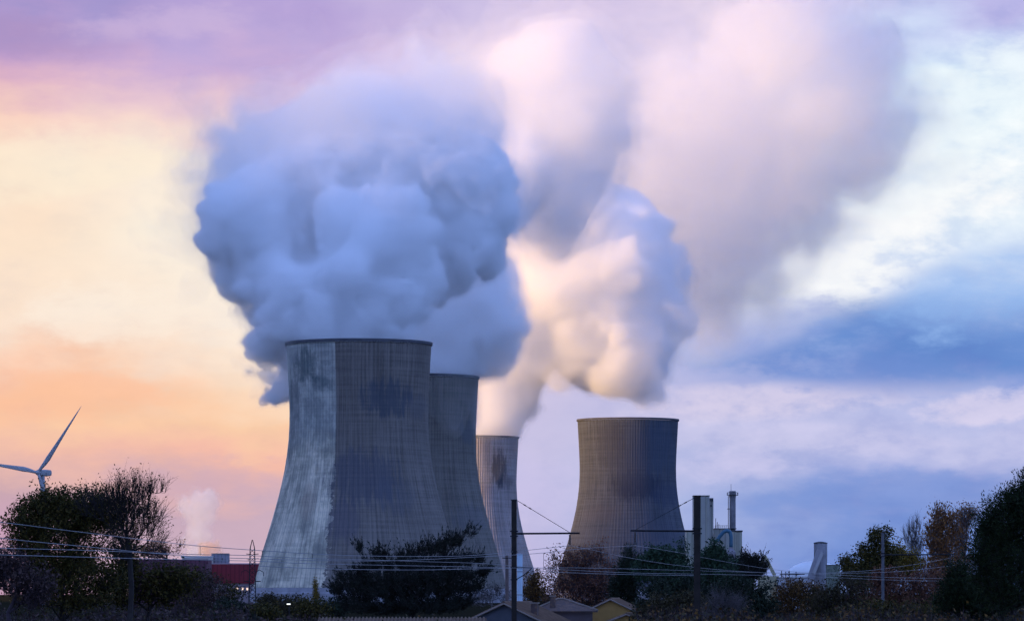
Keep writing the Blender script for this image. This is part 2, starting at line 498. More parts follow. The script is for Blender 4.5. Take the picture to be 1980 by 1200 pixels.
steam('steam_plume', 'pink and cream steam cloud swelling above the small pale tower', P3, 3834, 2.4, 13, 0.05,
      [(60, 7.0, 'n'), (26, 4.2, 'billow'), (12, 1.9, 'billow')], 6, 7.0, g=0.1, halo=[(2.5, 0.018), (6, 0.007)], cut=(T3X, 3834, 41.5, 160.5, 400))
steam('steam_plume', 'soft pink high steam bank trailing away above the cream cloud', P4, 3900, 3.3, 14, 0.0065,
      [(90, 14.0, 'n'), (44, 10.0, 'billow'), (20, 6.0, 'billow'), (10, 3.5, 'n')], 6, 9.0, g=0.2, margin=84, halo=[(7, 0.003), (15, 0.0024), (26, 0.0018), (40, 0.0010)])
# small far plume over the low white hall
P5 = [(372,1062,0,12),(372,1045,0,16),(374,1025,0,20),(377,1005,0,22),(384,985,0,24),(396,972,0,16),(406,968,0,9),(360,980,0,12)]
steam('steam_plume', 'small thin peach steam plume rising over the low white hall', P5, 3700, 1.4, 15, 0.035,
      [(16, 2.0, 'n'), (8, 1.5, 'billow')], 4, 2.5, g=0.3, halo=(3, 0.01), group='small far steam plumes')
P6 = [(392,1064,0,9),(405,1063,5,9),(420,1065,5,7),(428,1067,5,4)]
steam('steam_plume', 'flat orange steam puff hugging the roof of the small grey box building', P6, 3650, 1.0, 16, 0.04,
      [(9, 1.2, 'n'), (5, 0.8, 'billow')], 4, 1.5, g=0.2, colr=(1.0, 0.72, 0.45), halo=(1.5, 0.02), margin=8, group='small far steam plumes')

# unseen low cloud added towards the sunset to keep the near towers and fields in shade while the far towers catch the sun
def shade_cloud():
    uh = Vector((math.sin(SUN_AZ), math.cos(SUN_AZ), 0)); vh = Vector((-uh.y, uh.x, 0))
    if vh.y < 0: vh = -vh
    rng = random.Random(4); dist = 3800.0; zc = dist * math.tan(SUN_EL) + 135
    balls = []
    p = -500.0
    while p < 2740:
        q = uh * dist + vh * p
        balls.append((q.x + rng.uniform(-80, 80), q.y, zc + rng.uniform(-40, 60), rng.uniform(310, 370) + (60 if p > 1900 else 0)))
        p += 190
    S, lo, h = plume_field(balls, 26.0, 21, puffs=5, k=30.0, noises=[(300, 40, 'n'), (140, 26, 'billow')], margin=90)
    V, F = keep_big(*surface_net(S, lo, h))
    o = mesh_obj('shade_cloud', V, F, steam_material('cloud', 0.03, veil=0.0), smooth=True)
    tag(o, 'long low unseen cloud added to shade the near towers', 'cloud', None, 'stuff')
shade_cloud()

# ------------------------------------------------------------------ ground
gm, gnt, gb = new_mat('field')
gtc = gnt.n.new('ShaderNodeTexCoord')
gn = gnt.noise(gtc.outputs['Object'], 0.013, 8, 0.6)
gnt.link(gnt.ramp(gn, [(0.3, (0.012, 0.013, 0.008)), (0.55, (0.026, 0.023, 0.014)), (0.75, (0.017, 0.013, 0.01))]), gb.inputs['Base Color'])
gb.inputs['Roughness'].default_value = 1.0; gb.inputs['Specular IOR Level'].default_value = 0.0
tag(mesh_obj('ground', [(-25000, -800, 0), (25000, -800, 0), (25000, 50000, 0), (-25000, 50000, 0)], [(0, 1, 2, 3)], gm), kind='structure')

# ------------------------------------------------------------------ cooling towers
PROF = [(64.4, 10), (63.6, 13), (62.2, 18), (61.0, 23), (58.6, 32.2), (56.6, 38.5), (54.8, 44.5), (52.8, 51), (50.8, 58.2), (48.8, 65.5), (46.9, 73.4), (45.2, 81.5),
        (43.7, 91), (42.7, 100), (42.2, 109), (42.1, 117), (42.3, 125), (42.7, 134), (43.2, 143), (43.7, 152), (44.0, 157.6)]
def concrete(name, pale, stains, painted=False, groove=0.32):
    """Board-marked concrete: ribs, lift lines, soot and rain streaks placed by angle and height."""
    m, nt, b = new_mat(name)
    tcn = nt.n.new('ShaderNodeTexCoord'); sp = nt.n.new('ShaderNodeSeparateXYZ'); nt.link(tcn.outputs['Object'], sp.inputs[0])
    x, y, z = sp.outputs
    th = nt.math('MULTIPLY', nt.math('ARCTAN2', x, nt.math('MULTIPLY', y, -1.0)), 57.2958)
    cmb = nt.n.new('ShaderNodeCombineXYZ'); nt.link(th, cmb.inputs[0]); nt.link(z, cmb.inputs[1])
    P = cmb.outputs[0]
    big = nt.noise(nt.vmath('MULTIPLY', P, (0.035, 0.022, 1)), 1.0, 5, 0.6)
    streak = nt.noise(nt.vmath('MULTIPLY', P, (0.55, 0.018, 1)), 1.0, 4, 0.65)
    fine = nt.noise(nt.vmath('MULTIPLY', P, (1.3, 0.35, 1)), 1.0, 3, 0.6)
    lift = nt.noise(nt.vmath('MULTIPLY', P, (0.012, 0.55, 1)), 1.0, 3, 0.7)
    base = nt.ramp(big, [(0.3, tuple(c * 0.80 for c in pale)), (0.7, tuple(c * 1.12 for c in pale))])
    v = nt.math('ADD', nt.math('MULTIPLY', streak, 0.62), nt.math('MULTIPLY', lift, 0.38))
    base = nt.mix(nt.math('MULTIPLY', nt.smooth(v, 0.58, 0.36), 0.9), base, tuple(c * 0.5 for c in pale))
    base = nt.mix(nt.math('MULTIPLY', nt.smooth(fine, 0.52, 0.75), 0.35), base, tuple(c * 1.35 for c in pale))
    if painted:
        jag = nt.noise(nt.vmath('MULTIPLY', P, (0.16, 0.16, 1)), 1.0, 5, 0.7)
        low = nt.smooth(z, 92.0, 70.0)
        wig = nt.math('MULTIPLY', nt.math('MULTIPLY', nt.math('SUBTRACT', jag, 0.50), 22.0), nt.math('ADD', nt.math('MULTIPLY', low, 0.92), 0.08))
        edge = nt.math('ADD', th, wig)
        patch = nt.math('MULTIPLY', nt.smooth(edge, -16.2, -17.2), nt.smooth(th, -120.0, -112.0))
        blot = nt.noise(nt.vmath('MULTIPLY', P, (0.05, 0.045, 1)), 1.0, 6, 0.65)
        diag = nt.noise(nt.vmath('MULTIPLY', P, (0.12, 0.03, 1)), 1.0, 4, 0.55)
        pc = nt.ramp(blot, [(0.28, (0.18, 0.19, 0.165)), (0.44, (0.46, 0.42, 0.32)), (0.58, (0.82, 0.72, 0.54)), (0.8, (0.62, 0.50, 0.34))])
        pc = nt.mix(nt.math('MULTIPLY', nt.smooth(diag, 0.56, 0.42), 0.32), pc, (0.15, 0.16, 0.155))
        upper = nt.mix(nt.smooth(blot, 0.4, 0.62), (0.30, 0.305, 0.275), (0.55, 0.53, 0.45))
        pc = nt.mix(nt.smooth(nt.math('ADD', z, nt.math('MULTIPLY', jag, 26.0)), 100.0, 124.0), pc, upper)
        def spot(a, h, ra, rh, k=1.0):
            u = nt.math('DIVIDE', nt.math('SUBTRACT', th, a), ra); w = nt.math('DIVIDE', nt.math('SUBTRACT', z, h), rh)
            q = nt.math('ADD', nt.math('MULTIPLY', u, u), nt.math('MULTIPLY', w, w))
            q = nt.math('ADD', q, nt.math('MULTIPLY', nt.math('SUBTRACT', jag, 0.5), 3.2 * k))
            q = nt.math('ADD', q, nt.math('MULTIPLY', nt.math('SUBTRACT', streak, 0.5), 2.0 * k))
            return nt.smooth(q, 1.4, -0.1)
        pc = nt.mix(nt.math('MULTIPLY', spot(-47, 144, 15, 12), 0.7), pc, (0.035, 0.075, 0.085))
        pc = nt.mix(nt.math('MULTIPLY', spot(-29, 133, 10, 6), 0.6), pc, (0.06, 0.10, 0.11))
        pc = nt.mix(nt.math('MULTIPLY', spot(-66, 120, 12, 26), 0.45), pc, (0.10, 0.10, 0.11))
        pc = nt.mix(nt.math('MULTIPLY', spot(-36, 62, 8, 12, 0.4), 0.7), pc, (0.42, 0.34, 0.26))
        # pale bars by the edge near the lip
        bars = nt.math('MULTIPLY', nt.smooth(nt.math('PINGPONG', z, 2.9), 1.2, 2.0), nt.math('MULTIPLY', nt.smooth(z, 134.0, 138.0), nt.smooth(z, 156.0, 153.0)))
        bars = nt.math('MULTIPLY', bars, nt.smooth(nt.math('ADD', th, nt.math('MULTIPLY', nt.math('SUBTRACT', z, 145.0), 0.55)), -31.0, -28.0))
        pc = nt.mix(nt.math('MULTIPLY', bars, 0.8), pc, (0.44, 0.42, 0.37))
        pc = nt.mix(nt.math('MULTIPLY', nt.smooth(v, 0.54, 0.36), 0.38), pc, (0.13, 0.135, 0.13))
        base = nt.mix(patch, base, pc)
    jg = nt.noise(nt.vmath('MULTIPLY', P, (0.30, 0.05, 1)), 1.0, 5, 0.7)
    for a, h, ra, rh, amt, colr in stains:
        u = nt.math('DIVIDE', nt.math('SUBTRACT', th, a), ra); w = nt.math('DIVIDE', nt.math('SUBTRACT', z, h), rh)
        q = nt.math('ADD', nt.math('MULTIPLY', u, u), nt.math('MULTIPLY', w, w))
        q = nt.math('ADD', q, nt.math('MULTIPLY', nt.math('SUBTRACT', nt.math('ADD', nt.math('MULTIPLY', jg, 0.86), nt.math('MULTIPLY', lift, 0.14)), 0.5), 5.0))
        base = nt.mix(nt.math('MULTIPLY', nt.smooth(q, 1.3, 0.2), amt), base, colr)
    # grooves between the ribs get a darker colour
    rb = nt.math('PINGPONG', nt.math('ADD', th, 360.0), 1.5)
    base = nt.mix(nt.math('MULTIPLY', nt.smooth(rb, 1.0, 1.42), groove), base, (0.07, 0.075, 0.09))
    nt.link(base, b.inputs['Base Color'])
    b.inputs['Roughness'].default_value = 0.9; b.inputs['Specular IOR Level'].default_value = 0.2
    return m
rim_m = simple('rim_concrete', (0.10, 0.10, 0.115), 0.85, 0.3, 0.2)
basin_m = simple('basin_concrete', (0.30, 0.29, 0.31), 0.9, 0.3, 0.08)
dark_m = simple('tower_inside', (0.12, 0.12, 0.13), 0.95, 0.3, 0.05)
def fine_profile(step=3.2):
    out = []
    for (r0, z0), (r1, z1) in zip(PROF[:-1], PROF[1:]):
        n = max(1, round((z1 - z0) / step))
        out += [(r0 + (r1 - r0) * i / n, z0 + (z1 - z0) * i / n) for i in range(n)]
    return out + [PROF[-1]]
def cooling_tower(label, px, d, mat, ribs=120):
    root = empty('cooling_tower', (W(px, 0, d).x, d, 0))
    tag(root, label, 'cooling tower', 'concrete cooling towers')
    prof = np.array(fine_profile())
    # outer wall with raised meridian ribs, inner wall 0.8 m behind it
    k = 4; n = ribs * k
    ang = 2 * math.pi * np.arange(n) / n - math.pi / 2
    add = np.where((np.arange(n) % k) < 2, 0.24, 0.0)
    # shift so that rib flanks are steep
    ang = ang + np.where((np.arange(n) % k) == 2, -0.0075, 0) + np.where((np.arange(n) % k) == 3, 0.0, 0) + np.where((np.arange(n) % k) == 0, -0.002, 0)
    vs = []
    for r, z in prof:
        rr = r + add
        vs.append(np.stack([rr * np.cos(ang), rr * np.sin(ang), np.full(n, z)], 1))
    for r, z in prof[::-1]:
        vs.append(np.stack([(r - 0.9) * np.cos(ang), (r - 0.9) * np.sin(ang), np.full(n, z)], 1))
    nr = len(vs); V = np.concatenate(vs)
    i, j = np.meshgrid(np.arange(nr - 1), np.arange(n), indexing='ij')
    a = i * n + j; b_ = i * n + (j + 1) % n
    F = np.stack([a, b_, b_ + n, a + n], 2).reshape(-1, 4)
    mesh_obj('shell', V, F, mat, root)
    # thickened lip and walkway round the top
    MB().lathe((0, 0, 0), [(43.0, 157.75), (45.0, 157.75), (45.1, 158.5), (45.1, 159.4), (44.4, 159.5), (43.0, 159.5), (43.0, 157.75)], 96).build('rim', rim_m, root)
    MB().lathe((0, 0, 0), [(66.5, 0), (66.5, 6.5), (65.5, 7.2), (64.8, 9.9), (63.2, 9.9), (62.8, 0)], 72).build('basin_wall', basin_m, root)
    return root
T1 = cooling_tower('tallest cooling tower, grey concrete with a large pale painted patch down one side', 694, 2400,
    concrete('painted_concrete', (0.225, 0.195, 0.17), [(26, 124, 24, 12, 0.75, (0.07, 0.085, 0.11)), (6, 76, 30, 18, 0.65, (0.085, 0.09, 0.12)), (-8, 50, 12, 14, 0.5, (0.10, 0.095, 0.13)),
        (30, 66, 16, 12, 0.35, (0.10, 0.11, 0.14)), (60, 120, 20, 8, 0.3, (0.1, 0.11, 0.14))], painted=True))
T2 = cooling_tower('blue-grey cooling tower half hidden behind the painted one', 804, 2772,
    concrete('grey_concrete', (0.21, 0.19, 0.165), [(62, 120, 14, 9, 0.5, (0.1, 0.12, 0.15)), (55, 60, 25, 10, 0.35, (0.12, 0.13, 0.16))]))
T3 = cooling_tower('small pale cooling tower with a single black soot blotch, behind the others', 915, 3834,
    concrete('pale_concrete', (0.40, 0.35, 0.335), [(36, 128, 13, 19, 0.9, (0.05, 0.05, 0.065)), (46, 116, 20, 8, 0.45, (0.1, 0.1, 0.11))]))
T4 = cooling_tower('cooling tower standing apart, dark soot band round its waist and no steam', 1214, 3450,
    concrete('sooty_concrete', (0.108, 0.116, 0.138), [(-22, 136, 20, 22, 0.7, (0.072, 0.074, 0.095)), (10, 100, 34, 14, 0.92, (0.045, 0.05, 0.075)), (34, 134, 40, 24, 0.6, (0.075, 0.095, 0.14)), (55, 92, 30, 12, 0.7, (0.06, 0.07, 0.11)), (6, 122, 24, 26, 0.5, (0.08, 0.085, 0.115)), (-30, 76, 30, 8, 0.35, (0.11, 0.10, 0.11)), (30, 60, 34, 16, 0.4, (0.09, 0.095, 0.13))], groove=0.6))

# ------------------------------------------------------------------ wind turbine
white_m = simple('white_paint', (0.36, 0.36, 0.37), 0.5, 0.08, 0.3)
def wind_turbine():
    d = 2218.0; s = mpp(d)
    hub = W(74, 913, d)
    root = empty('wind_turbine', (hub.x + 2.0, d + 3.5, 0))
    tag(root, 'white wind turbine with one blade pointing up, rising above the bare and leafy trees', 'wind turbine')
    hz = hub.z
    MB().lathe((0, 0, 0), [(2.1, 0), (1.7, hz * 0.5), (1.25, hz - 1.8)], 20, cap_top=True).build('tower', white_m, root, True)
    yaw = R(29)   # rotor looks past the camera, to the left
    f = Vector((-math.sin(yaw), -math.cos(yaw), 0)); rt = Vector((math.cos(yaw), -math.sin(yaw), 0)); up = Vector((0, 0, 1))
    c = Vector((0, 0, hz))
    nb = MB()
    prof = [(-3.2, 1.5), (-2.6, 1.75), (3.5, 1.9), (6.2, 1.75), (7.0, 1.35)]
    vs = []; fs = []; nn = 12
    for q, r in prof:
        for k in range(nn):
            a = 2 * math.pi * k / nn
            co, si = math.cos(a), math.sin(a)
            e = 0.5
            xx = math.copysign(abs(co) ** e, co) * r; zz = math.copysign(abs(si) ** e, si) * r
            vs.append(c - f * q + rt * xx + up * zz)
    for i in range(len(prof) - 1):
        for k in range(nn):
            a, b_ = i * nn + k, i * nn + (k + 1) % nn
            fs.append((a, b_, b_ + nn, a + nn))
    fs.append(tuple(range(nn))); fs.append(tuple((len(prof) - 1) * nn + k for k in range(nn)))
    nb.add(vs, fs).build('nacelle', white_m, root, False)
    h = c + f * 4.4
    MB().tube([h - f * 1.5, h - f * 0.8, h + f * 0.5, h + f * 1.3, h + f * 1.8], [1.5, 1.7, 1.5, 0.9, 0.2], 14).build('hub', white_m, root, True)
    L = 47.5
    for ang in (51.0, 171.0, 291.0):
        a = R(ang)
        dr = rt * math.cos(a) + up * math.sin(a)          # along the blade
        ch = rt * -math.sin(a) + up * math.cos(a)         # in the rotor plane
        vs = []; fs = []; m_ = 10
        st = [(0.0, 1.7, 1.7), (0.05, 1.7, 1.6), (0.14, 2.4, 1.1), (0.22, 2.9, 0.75), (0.35, 2.4, 0.5), (0.55, 1.7, 0.34), (0.75, 1.1, 0.22), (0.92, 0.6, 0.12), (1.0, 0.15, 0.05)]
        for q, w, tk in st:
            tw = R(14 * (1 - q) + 2)
            cc = ch * math.cos(tw) + f * math.sin(tw); nn_ = f * math.cos(tw) - ch * math.sin(tw)
            o = h + dr * (q * L) - cc * (w * 0.18 if q > 0.08 else 0)
            for k in range(m_):
                b2 = 2 * math.pi * k / m_
                vs.append(o + cc * (math.cos(b2) * w / 2) + nn_ * (math.sin(b2) * tk / 2))
        for i in range(len(st) - 1):
            for k in range(m_):
                p, q2 = i * m_ + k, i * m_ + (k + 1) % m_
                fs.append((p, q2, q2 + m_, p + m_))
        fs.append(tuple((len(st) - 1) * m_ + k for k in range(m_)))
        MB().add(vs, fs).build('blade', white_m, root, True)
wind_turbine()

# ------------------------------------------------------------------ railway masts and wires
steel_m = simple('dark_steel', (0.02, 0.019, 0.021), 0.6, 0.4, 2.0, 0.3)
galv_m = simple('galvanised_wire', (0.26, 0.26, 0.27), 0.5, 0.15, 1.0, 0.2)
rust_m = simple('weathered_steel', (0.026, 0.020, 0.017), 0.75, 0.35, 2.0, 0.1)
insul_m = simple('brown_insulator', (0.05, 0.03, 0.025), 0.3, 0.2, 4.0)
def d_of(px):   # the line recedes towards the right
    return 1.0 / (1 / 150.0 + (px / 1845.0) * (1 / 400.0 - 1 / 150.0))
def hbeam(mb, c, w, dp, z0, z1, t=0.03):
    mb.box((c[0], c[1] - dp / 2 + t / 2, (z0 + z1) / 2), (w, t, z1 - z0))
    mb.box((c[0], c[1] + dp / 2 - t / 2, (z0 + z1) / 2), (w, t, z1 - z0))
    mb.box((c[0], c[1], (z0 + z1) / 2), (t, dp - 2 * t - 0.002, z1 - z0))
    return mb
def insulator(name, p0, p1, r, root):
    p0, p1 = Vector(p0), Vector(p1); pts = []; rad = []
    n = 7
    for i in range(n):
        a = i / n; pts += [p0.lerp(p1, a), p0.lerp(p1, a + 0.5 / n), p0.lerp(p1, a + 0.56 / n)]; rad += [r * 0.5, r, r * 0.5]
    pts.append(p1); rad.append(r * 0.4)
    return MB().tube(pts, rad, 8).build(name, insul_m, root)
def mast(label, px, top, d, width, side, arm_end, arm_y, drop_px, tie_from, bracket, mat=None):
    b = W(px, 0, d); root = empty('catenary_mast', (b.x, d, 0)); tag(root, label, 'railway mast', 'railway catenary masts')
    L = lambda qx, qy, dy=0.0: W(qx, qy, d) - Vector((b.x, d, 0)) + Vector((0, dy, 0))
    zt = W(px, top, d).z
    hb = MB(); hbeam(hb, (0, 0), width, width, 0, zt, 0.035)
    hb.box((0, 0, zt + 0.03), (width + 0.06, width + 0.06, 0.055))
    hb.build('pole', mat or rust_m, root)
    # cantilever tube, clamp, tie rod, hanging insulator
    cl = MB()
    for q in (0.14, -0.14): cl.box((0, 0, L(px, arm_y).z + q), (width + 0.16, width + 0.16, 0.07))
    cl.build('clamp', steel_m, root)
    MB().tube([L(px + side * 4, arm_y), L(arm_end, arm_y - 1)], 0.055, 8).build('cross_arm', steel_m, root)
    t0, t1 = L(px + side * 6, tie_from), L(drop_px, arm_y - 2)
    MB().tube([t0, t1], 0.016, 5).build('tie_rod', steel_m, root)
    for q in (0.12, 0.22): insulator('tie_insulator', t0.lerp(t1, q), t0.lerp(t1, q + 0.05), 0.05, root)
    insulator('hanging_insulator', L(drop_px, arm_y + 2), L(drop_px, arm_y + 22), 0.085, root)
    if bracket:
        by, e = bracket
        MB().tube([L(px + side * 3, by), L(px + side * e, by + 1)], 0.022, 6).build('steady_arm', steel_m, root)
        MB().tube([L(px + side * 3, by + 24), L(px + side * e * 0.55, by + 15), L(px + side * e, by + 2)], 0.03, 6).build('strut', steel_m, root)
        for q in (-30, 0, 24):
            MB().box((0, 0, L(px, by + q).z), (width + 0.1, width + 0.1, 0.06)).build('band', steel_m, root)
    return root
mast('steel railway mast with a strut bracket, between the small tower and sooty tower', 994, 967, 226, 0.30, 1, 1121, 1031, 1102, 967, (1096, 34))
mast('thicker steel railway mast before the beige industrial block, arm reaching towards its twin', 1348, 959, 222, 0.36, -1, 1219, 1026, 1228, 962, None)
mast('slim distant railway mast before the autumn poplars', 1707, 1030, 356, 0.26, 1, 1845, 1072, 1838, 1030, None, simple('grey_zinc', (0.11, 0.11, 0.12), 0.6, 0.2, 1.0, 0.2))

def spline(pts, n=10):
    out = []
    P = [pts[0]] + list(pts) + [pts[-1]]
    for i in range(1, len(P) - 2):
        p0, p1, p2, p3 = P[i - 1], P[i], P[i + 1], P[i + 2]
        for k in range(n):
            t_ = k / n
            # y by Catmull-Rom over x
            m1 = (p2[1] - p0[1]) / max(1e-6, (p2[0] - p0[0])) * (p2[0] - p1[0]); m2 = (p3[1] - p1[1]) / max(1e-6, (p3[0] - p1[0])) * (p2[0] - p1[0])
            h00 = 2 * t_ ** 3 - 3 * t_ ** 2 + 1; h10 = t_ ** 3 - 2 * t_ ** 2 + t_; h01 = -2 * t_ ** 3 + 3 * t_ ** 2; h11 = t_ ** 3 - t_ ** 2
            out.append((p1[0] + (p2[0] - p1[0]) * t_, h00 * p1[1] + h10 * m1 + h01 * p2[1] + h11 * m2))
    out.append(pts[-1]); return out
def wire(label, pts, r=0.013, dd=0.0, droppers=(), other=None):
    path = [W(x, y, d_of(x) + dd) for x, y in spline(pts)]
    o = MB().tube(path, r, 4, True).build('overhead_wire', galv_m, None)
    tag(o, label, 'railway wire', 'overhead railway wires')
    def y_at(ps, x):
        for a, b in zip(ps[:-1], ps[1:]):
            if a[0] <= x <= b[0]: return a[1] + (b[1] - a[1]) * (x - a[0]) / max(1e-6, b[0] - a[0])
    for x in droppers:
        sp_ = spline(pts); y0 = y_at(sp_, x); y1 = y_at(spline(other), x) if isinstance(other, list) else y0 + other
        if y0 is None or y1 is None: continue
        MB().tube([W(x, y0, d_of(x) + dd), W(x, y1, d_of(x) + dd)], 0.011, 4).build('dropper', steel_m, o)
    return o
mA = [(-260, 985), (0, 1009), (99, 1021), (213, 1035), (317, 1047.5), (387, 1055), (480, 1062), (604, 1070), (690, 1073.5), (829, 1075), (912, 1073), (991, 1066), (1102, 1054)]
cA = [(-260, 1052), (0, 1059), (160, 1063), (267, 1067), (373, 1071), (480, 1073), (576, 1078), (690, 1081), (824, 1085), (940, 1089), (1034, 1097)]
mB = [(-260, 1010), (32, 1043), (165, 1056), (267, 1066), (373, 1075), (480, 1079), (639, 1083), (763, 1083), (900, 1077), (1041, 1069), (1127, 1060), (1228, 1054)]
cB = [(-260, 1066), (0, 1072), (187, 1077), (347, 1081), (493, 1084), (576, 1088), (700, 1091), (900, 1095), (1051, 1099), (1178, 1105), (1228, 1107)]
wire('bowed carrier wire falling past the leafy trees to the insulator of the strut-bracket mast', mA, 0.013, 0, (387, 507, 604, 690, 1075), cA)
wire('taut contact wire crossing low before the trees to the strut-bracket mast', cA, 0.013, 0.4)
wire('bowed carrier wire sagging over the cedar and rising to the thicker mast', mB, 0.013, -3, (430, 480, 545, 640, 1051), cB)
wire('lowest taut contact wire running before the cedar towards the thicker mast', cB, 0.013, -3.4)
mA2 = [(1102, 1054), (1152, 1064), (1203, 1075), (1279, 1088), (1344, 1096), (1435, 1104), (1550, 1107.5), (1657, 1104), (1707, 1099), (1790, 1087), (1838, 1078)]
mB2 = [(1228, 1054), (1304, 1066), (1367, 1078.5), (1435, 1091), (1502, 1101), (1570, 1107), (1657, 1107), (1750, 1103), (1846, 1092), (1990, 1072)]
cA2 = [(1034, 1097), (1120, 1097), (1253, 1100), (1400, 1104), (1500, 1107), (1598, 1110), (1710, 1115), (1846, 1118), (1990, 1121)]
cB2 = [(1228, 1107), (1400, 1110), (1500, 1112), (1598, 1115), (1710, 1120), (1843, 1123), (1990, 1126)]
wire('carrier wire dropping from the strut-bracket mast across the rust-red tree', mA2, 0.013, 0, (1175, 1240), cA2)
wire('carrier wire dropping from the thicker mast across the dark evergreens', mB2, 0.013, -3, (1420,), cB2)
wire('upper contact wire past the rust-red tree to the slim distant mast', cA2, 0.013, 0.4)
wire('lower contact wire beyond the thicker mast running to the dark pine', cB2, 0.013, -3.4)
for yy, lab in ((-10, 'thin return wire crossing behind the masts above the contact wires'),):
    wire(lab, [(500, 1094), (640, 1099), (800, 1101), (994, 1098), (1034, 1103), (1178, 1109), (1348, 1112)], 0.014, 1.5)

# lattice pylon beside the painted tower
def lattice_pylon():
    d = 520.0; s = mpp(d); b = W(488, 0, d)
    root = empty('lattice_pylon', (b.x, d, 0)); tag(root, 'narrow lattice pylon with short stepped arms before the dark red hall', 'pylon')
    z = lambda y: W(0, y, d).z
    zt = z(1043); w0, w1 = 0.55, 0.30
    m = MB()
    lv = np.linspace(0, z(1060), 22)
    wd = lambda h: w0 + (w1 - w0) * h / lv[-1]
    for sx in (-1, 1):
        for sy in (-1, 1):
            m.tube([(sx * wd(h), sy * wd(h), h) for h in lv] + [(0.03 * sx, 0.03 * sy, zt)], 0.045, 4)
    for a, c in zip(lv[:-1], lv[1:]):
        wa, wc = wd(a), wd(c)
        for sy in (-1, 1):
            m.tube([(-wa, sy * wa, a), (wc, sy * wc, c)], 0.026, 3); m.tube([(wa, sy * wa, a), (-wc, sy * wc, c)], 0.026, 3)
        for sx in (-1, 1):
            m.tube([(sx * wa, -wa, a), (sx * wc, wc, c)], 0.026, 3)
    m.build('lattice', steel_m, root)
    for y, e in ((1071, 12), (1080, 12)):
        for sd in (-1, 1):
            MB().tube([(sd * 0.2, 0, z(y)), (sd * e * s, 0, z(y - 1))], 0.05, 4).build('arm', steel_m, root)
    for sd in (-1, 1):
        MB().tube([(sd * 0.35, 0, z(1106)), (sd * 0.9, 0, z(1101)), (sd * 21 * s, 0, z(1105)), (sd * 22 * s, 0, z(1113))], 0.045, 4).build('arm', steel_m, root)
        MB().tube([(sd * 0.35, 0, z(1123)), (sd * 16 * s, 0, z(1123))], 0.06, 4).build('arm', steel_m, root)
lattice_pylon()

# ------------------------------------------------------------------ buildings
def box_part(name, mat, root, x0, x1, y0, y1, z0, z1):
    return MB().box(((x0 + x1) / 2, (y0 + y1) / 2, (z0 + z1) / 2), (x1 - x0, y1 - y0, z1 - z0)).build(name, mat, root)
def corrugated(name, colr, scale=1.2, var=0.18, axis=0, rough=0.7):
    m, nt, b = new_mat(name)
    tcn = nt.n.new('ShaderNodeTexCoord'); sp = nt.n.new('ShaderNodeSeparateXYZ'); nt.link(tcn.outputs['Object'], sp.inputs[0])
    wv = nt.math('PINGPONG', nt.math('MULTIPLY', sp.outputs[axis], scale), 0.5)
    n = nt.noise(tcn.outputs['Object'], 0.25, 5, 0.65)
    c = nt.mix(nt.smooth(wv, 0.30, 0.46), colr, tuple(q * 0.62 for q in colr))
    c = nt.mix(nt.math('MULTIPLY', nt.smooth(n, 0.45, 0.75), 0.5), c, tuple(q * (1 - var * 2) for q in colr))
    nt.link(c, b.inputs['Base Color']); b.inputs['Roughness'].default_value = rough
    return m
red_m = corrugated('dark_red_cladding', (0.36, 0.035, 0.05), 0.35)
purple_m = corrugated('plum_cladding', (0.16, 0.05, 0.08), 0.35)
palewall_m = simple('pink_render', (0.46, 0.36, 0.38), 0.85, 0.15, 0.1)
greybox_m = corrugated('grey_cladding', (0.34, 0.31, 0.36), 0.4)
beige_m = corrugated('beige_cladding', (0.36, 0.345, 0.30), 0.45, 0.12)
beige2_m = corrugated('sand_cladding', (0.42, 0.40, 0.31), 0.6, 0.12)
roofdark_m = simple('roof_edge', (0.06, 0.06, 0.065), 0.8, 0.2, 0.3)
lamp_m = bpy.data.materials.new('lit_window'); lamp_m.use_nodes = True
lb = lamp_m.node_tree.nodes['Principled BSDF']; lb.inputs['Base Color'].default_value = (0.6, 0.5, 0.4, 1)
lb.inputs['Emission Color'].default_value = (1, 0.72, 0.55, 1); lb.inputs['Emission Strength'].default_value = 0.9
win_m = simple('dark_window', (0.03, 0.035, 0.05), 0.25, 0.2, 0.5)

def Bld(name, label, cat, px, d, group=None):
    root = empty(name, (W(px, 0, d).x, d, 0)); tag(root, label, cat, group)
    X = lambda q: W(q, 0, d).x - root.location.x
    Z = lambda q: W(0, q, d).z
    return root, X, Z
# far dark red hall
r, X, Z = Bld('warehouse', 'long dark red factory hall with pink lower wall and lit windows beside the painted tower', 'factory hall', 450, 2560)
box_part('wall', palewall_m, r, X(398), X(530), 0, 40, 0, Z(1127))
box_part('upper_cladding', red_m, r, X(397), X(530), -0.8, 41, Z(1127) + 0.01, Z(1090))
box_part('roof', simple('pale_roof', (0.55, 0.48, 0.50), 0.6, 0.1, 0.1), r, X(400), X(530), 1, 40, Z(1090) + 0.01, Z(1088))
for q in (459, 469, 478): box_part('window', lamp_m, r, X(q - 1.6), X(q + 1.6), -0.12, 0.2, Z(1140), Z(1135.5))
r, X, Z = Bld('factory_block', 'plum coloured windowless factory block with rounded corner next to the dark red hall', 'factory hall', 330, 2500)
box_part('wall', purple_m, r, X(250), X(399), 0, 45, 0, Z(1082))
MB().tube([(X(250), 1.6, Z(1082) - 1.0), (X(402), 1.6, Z(1082) - 1.0)], 1.6, 10).build('roof_edge', purple_m, r)
r, X, Z = Bld('roof_plant', 'small grey box building standing above the dark red hall', 'plant room', 425, 2640)
box_part('wall', greybox_m, r, X(409), X(441), 0, 14, 0, Z(1070))
box_part('roof', roofdark_m, r, X(408.5), X(441.5), -0.4, 14.4, Z(1070) + 0.01, Z(1069))
r, X, Z = Bld('loading_hall', 'low white hall catching the glow beside the grey box building', 'factory hall', 395, 2620)
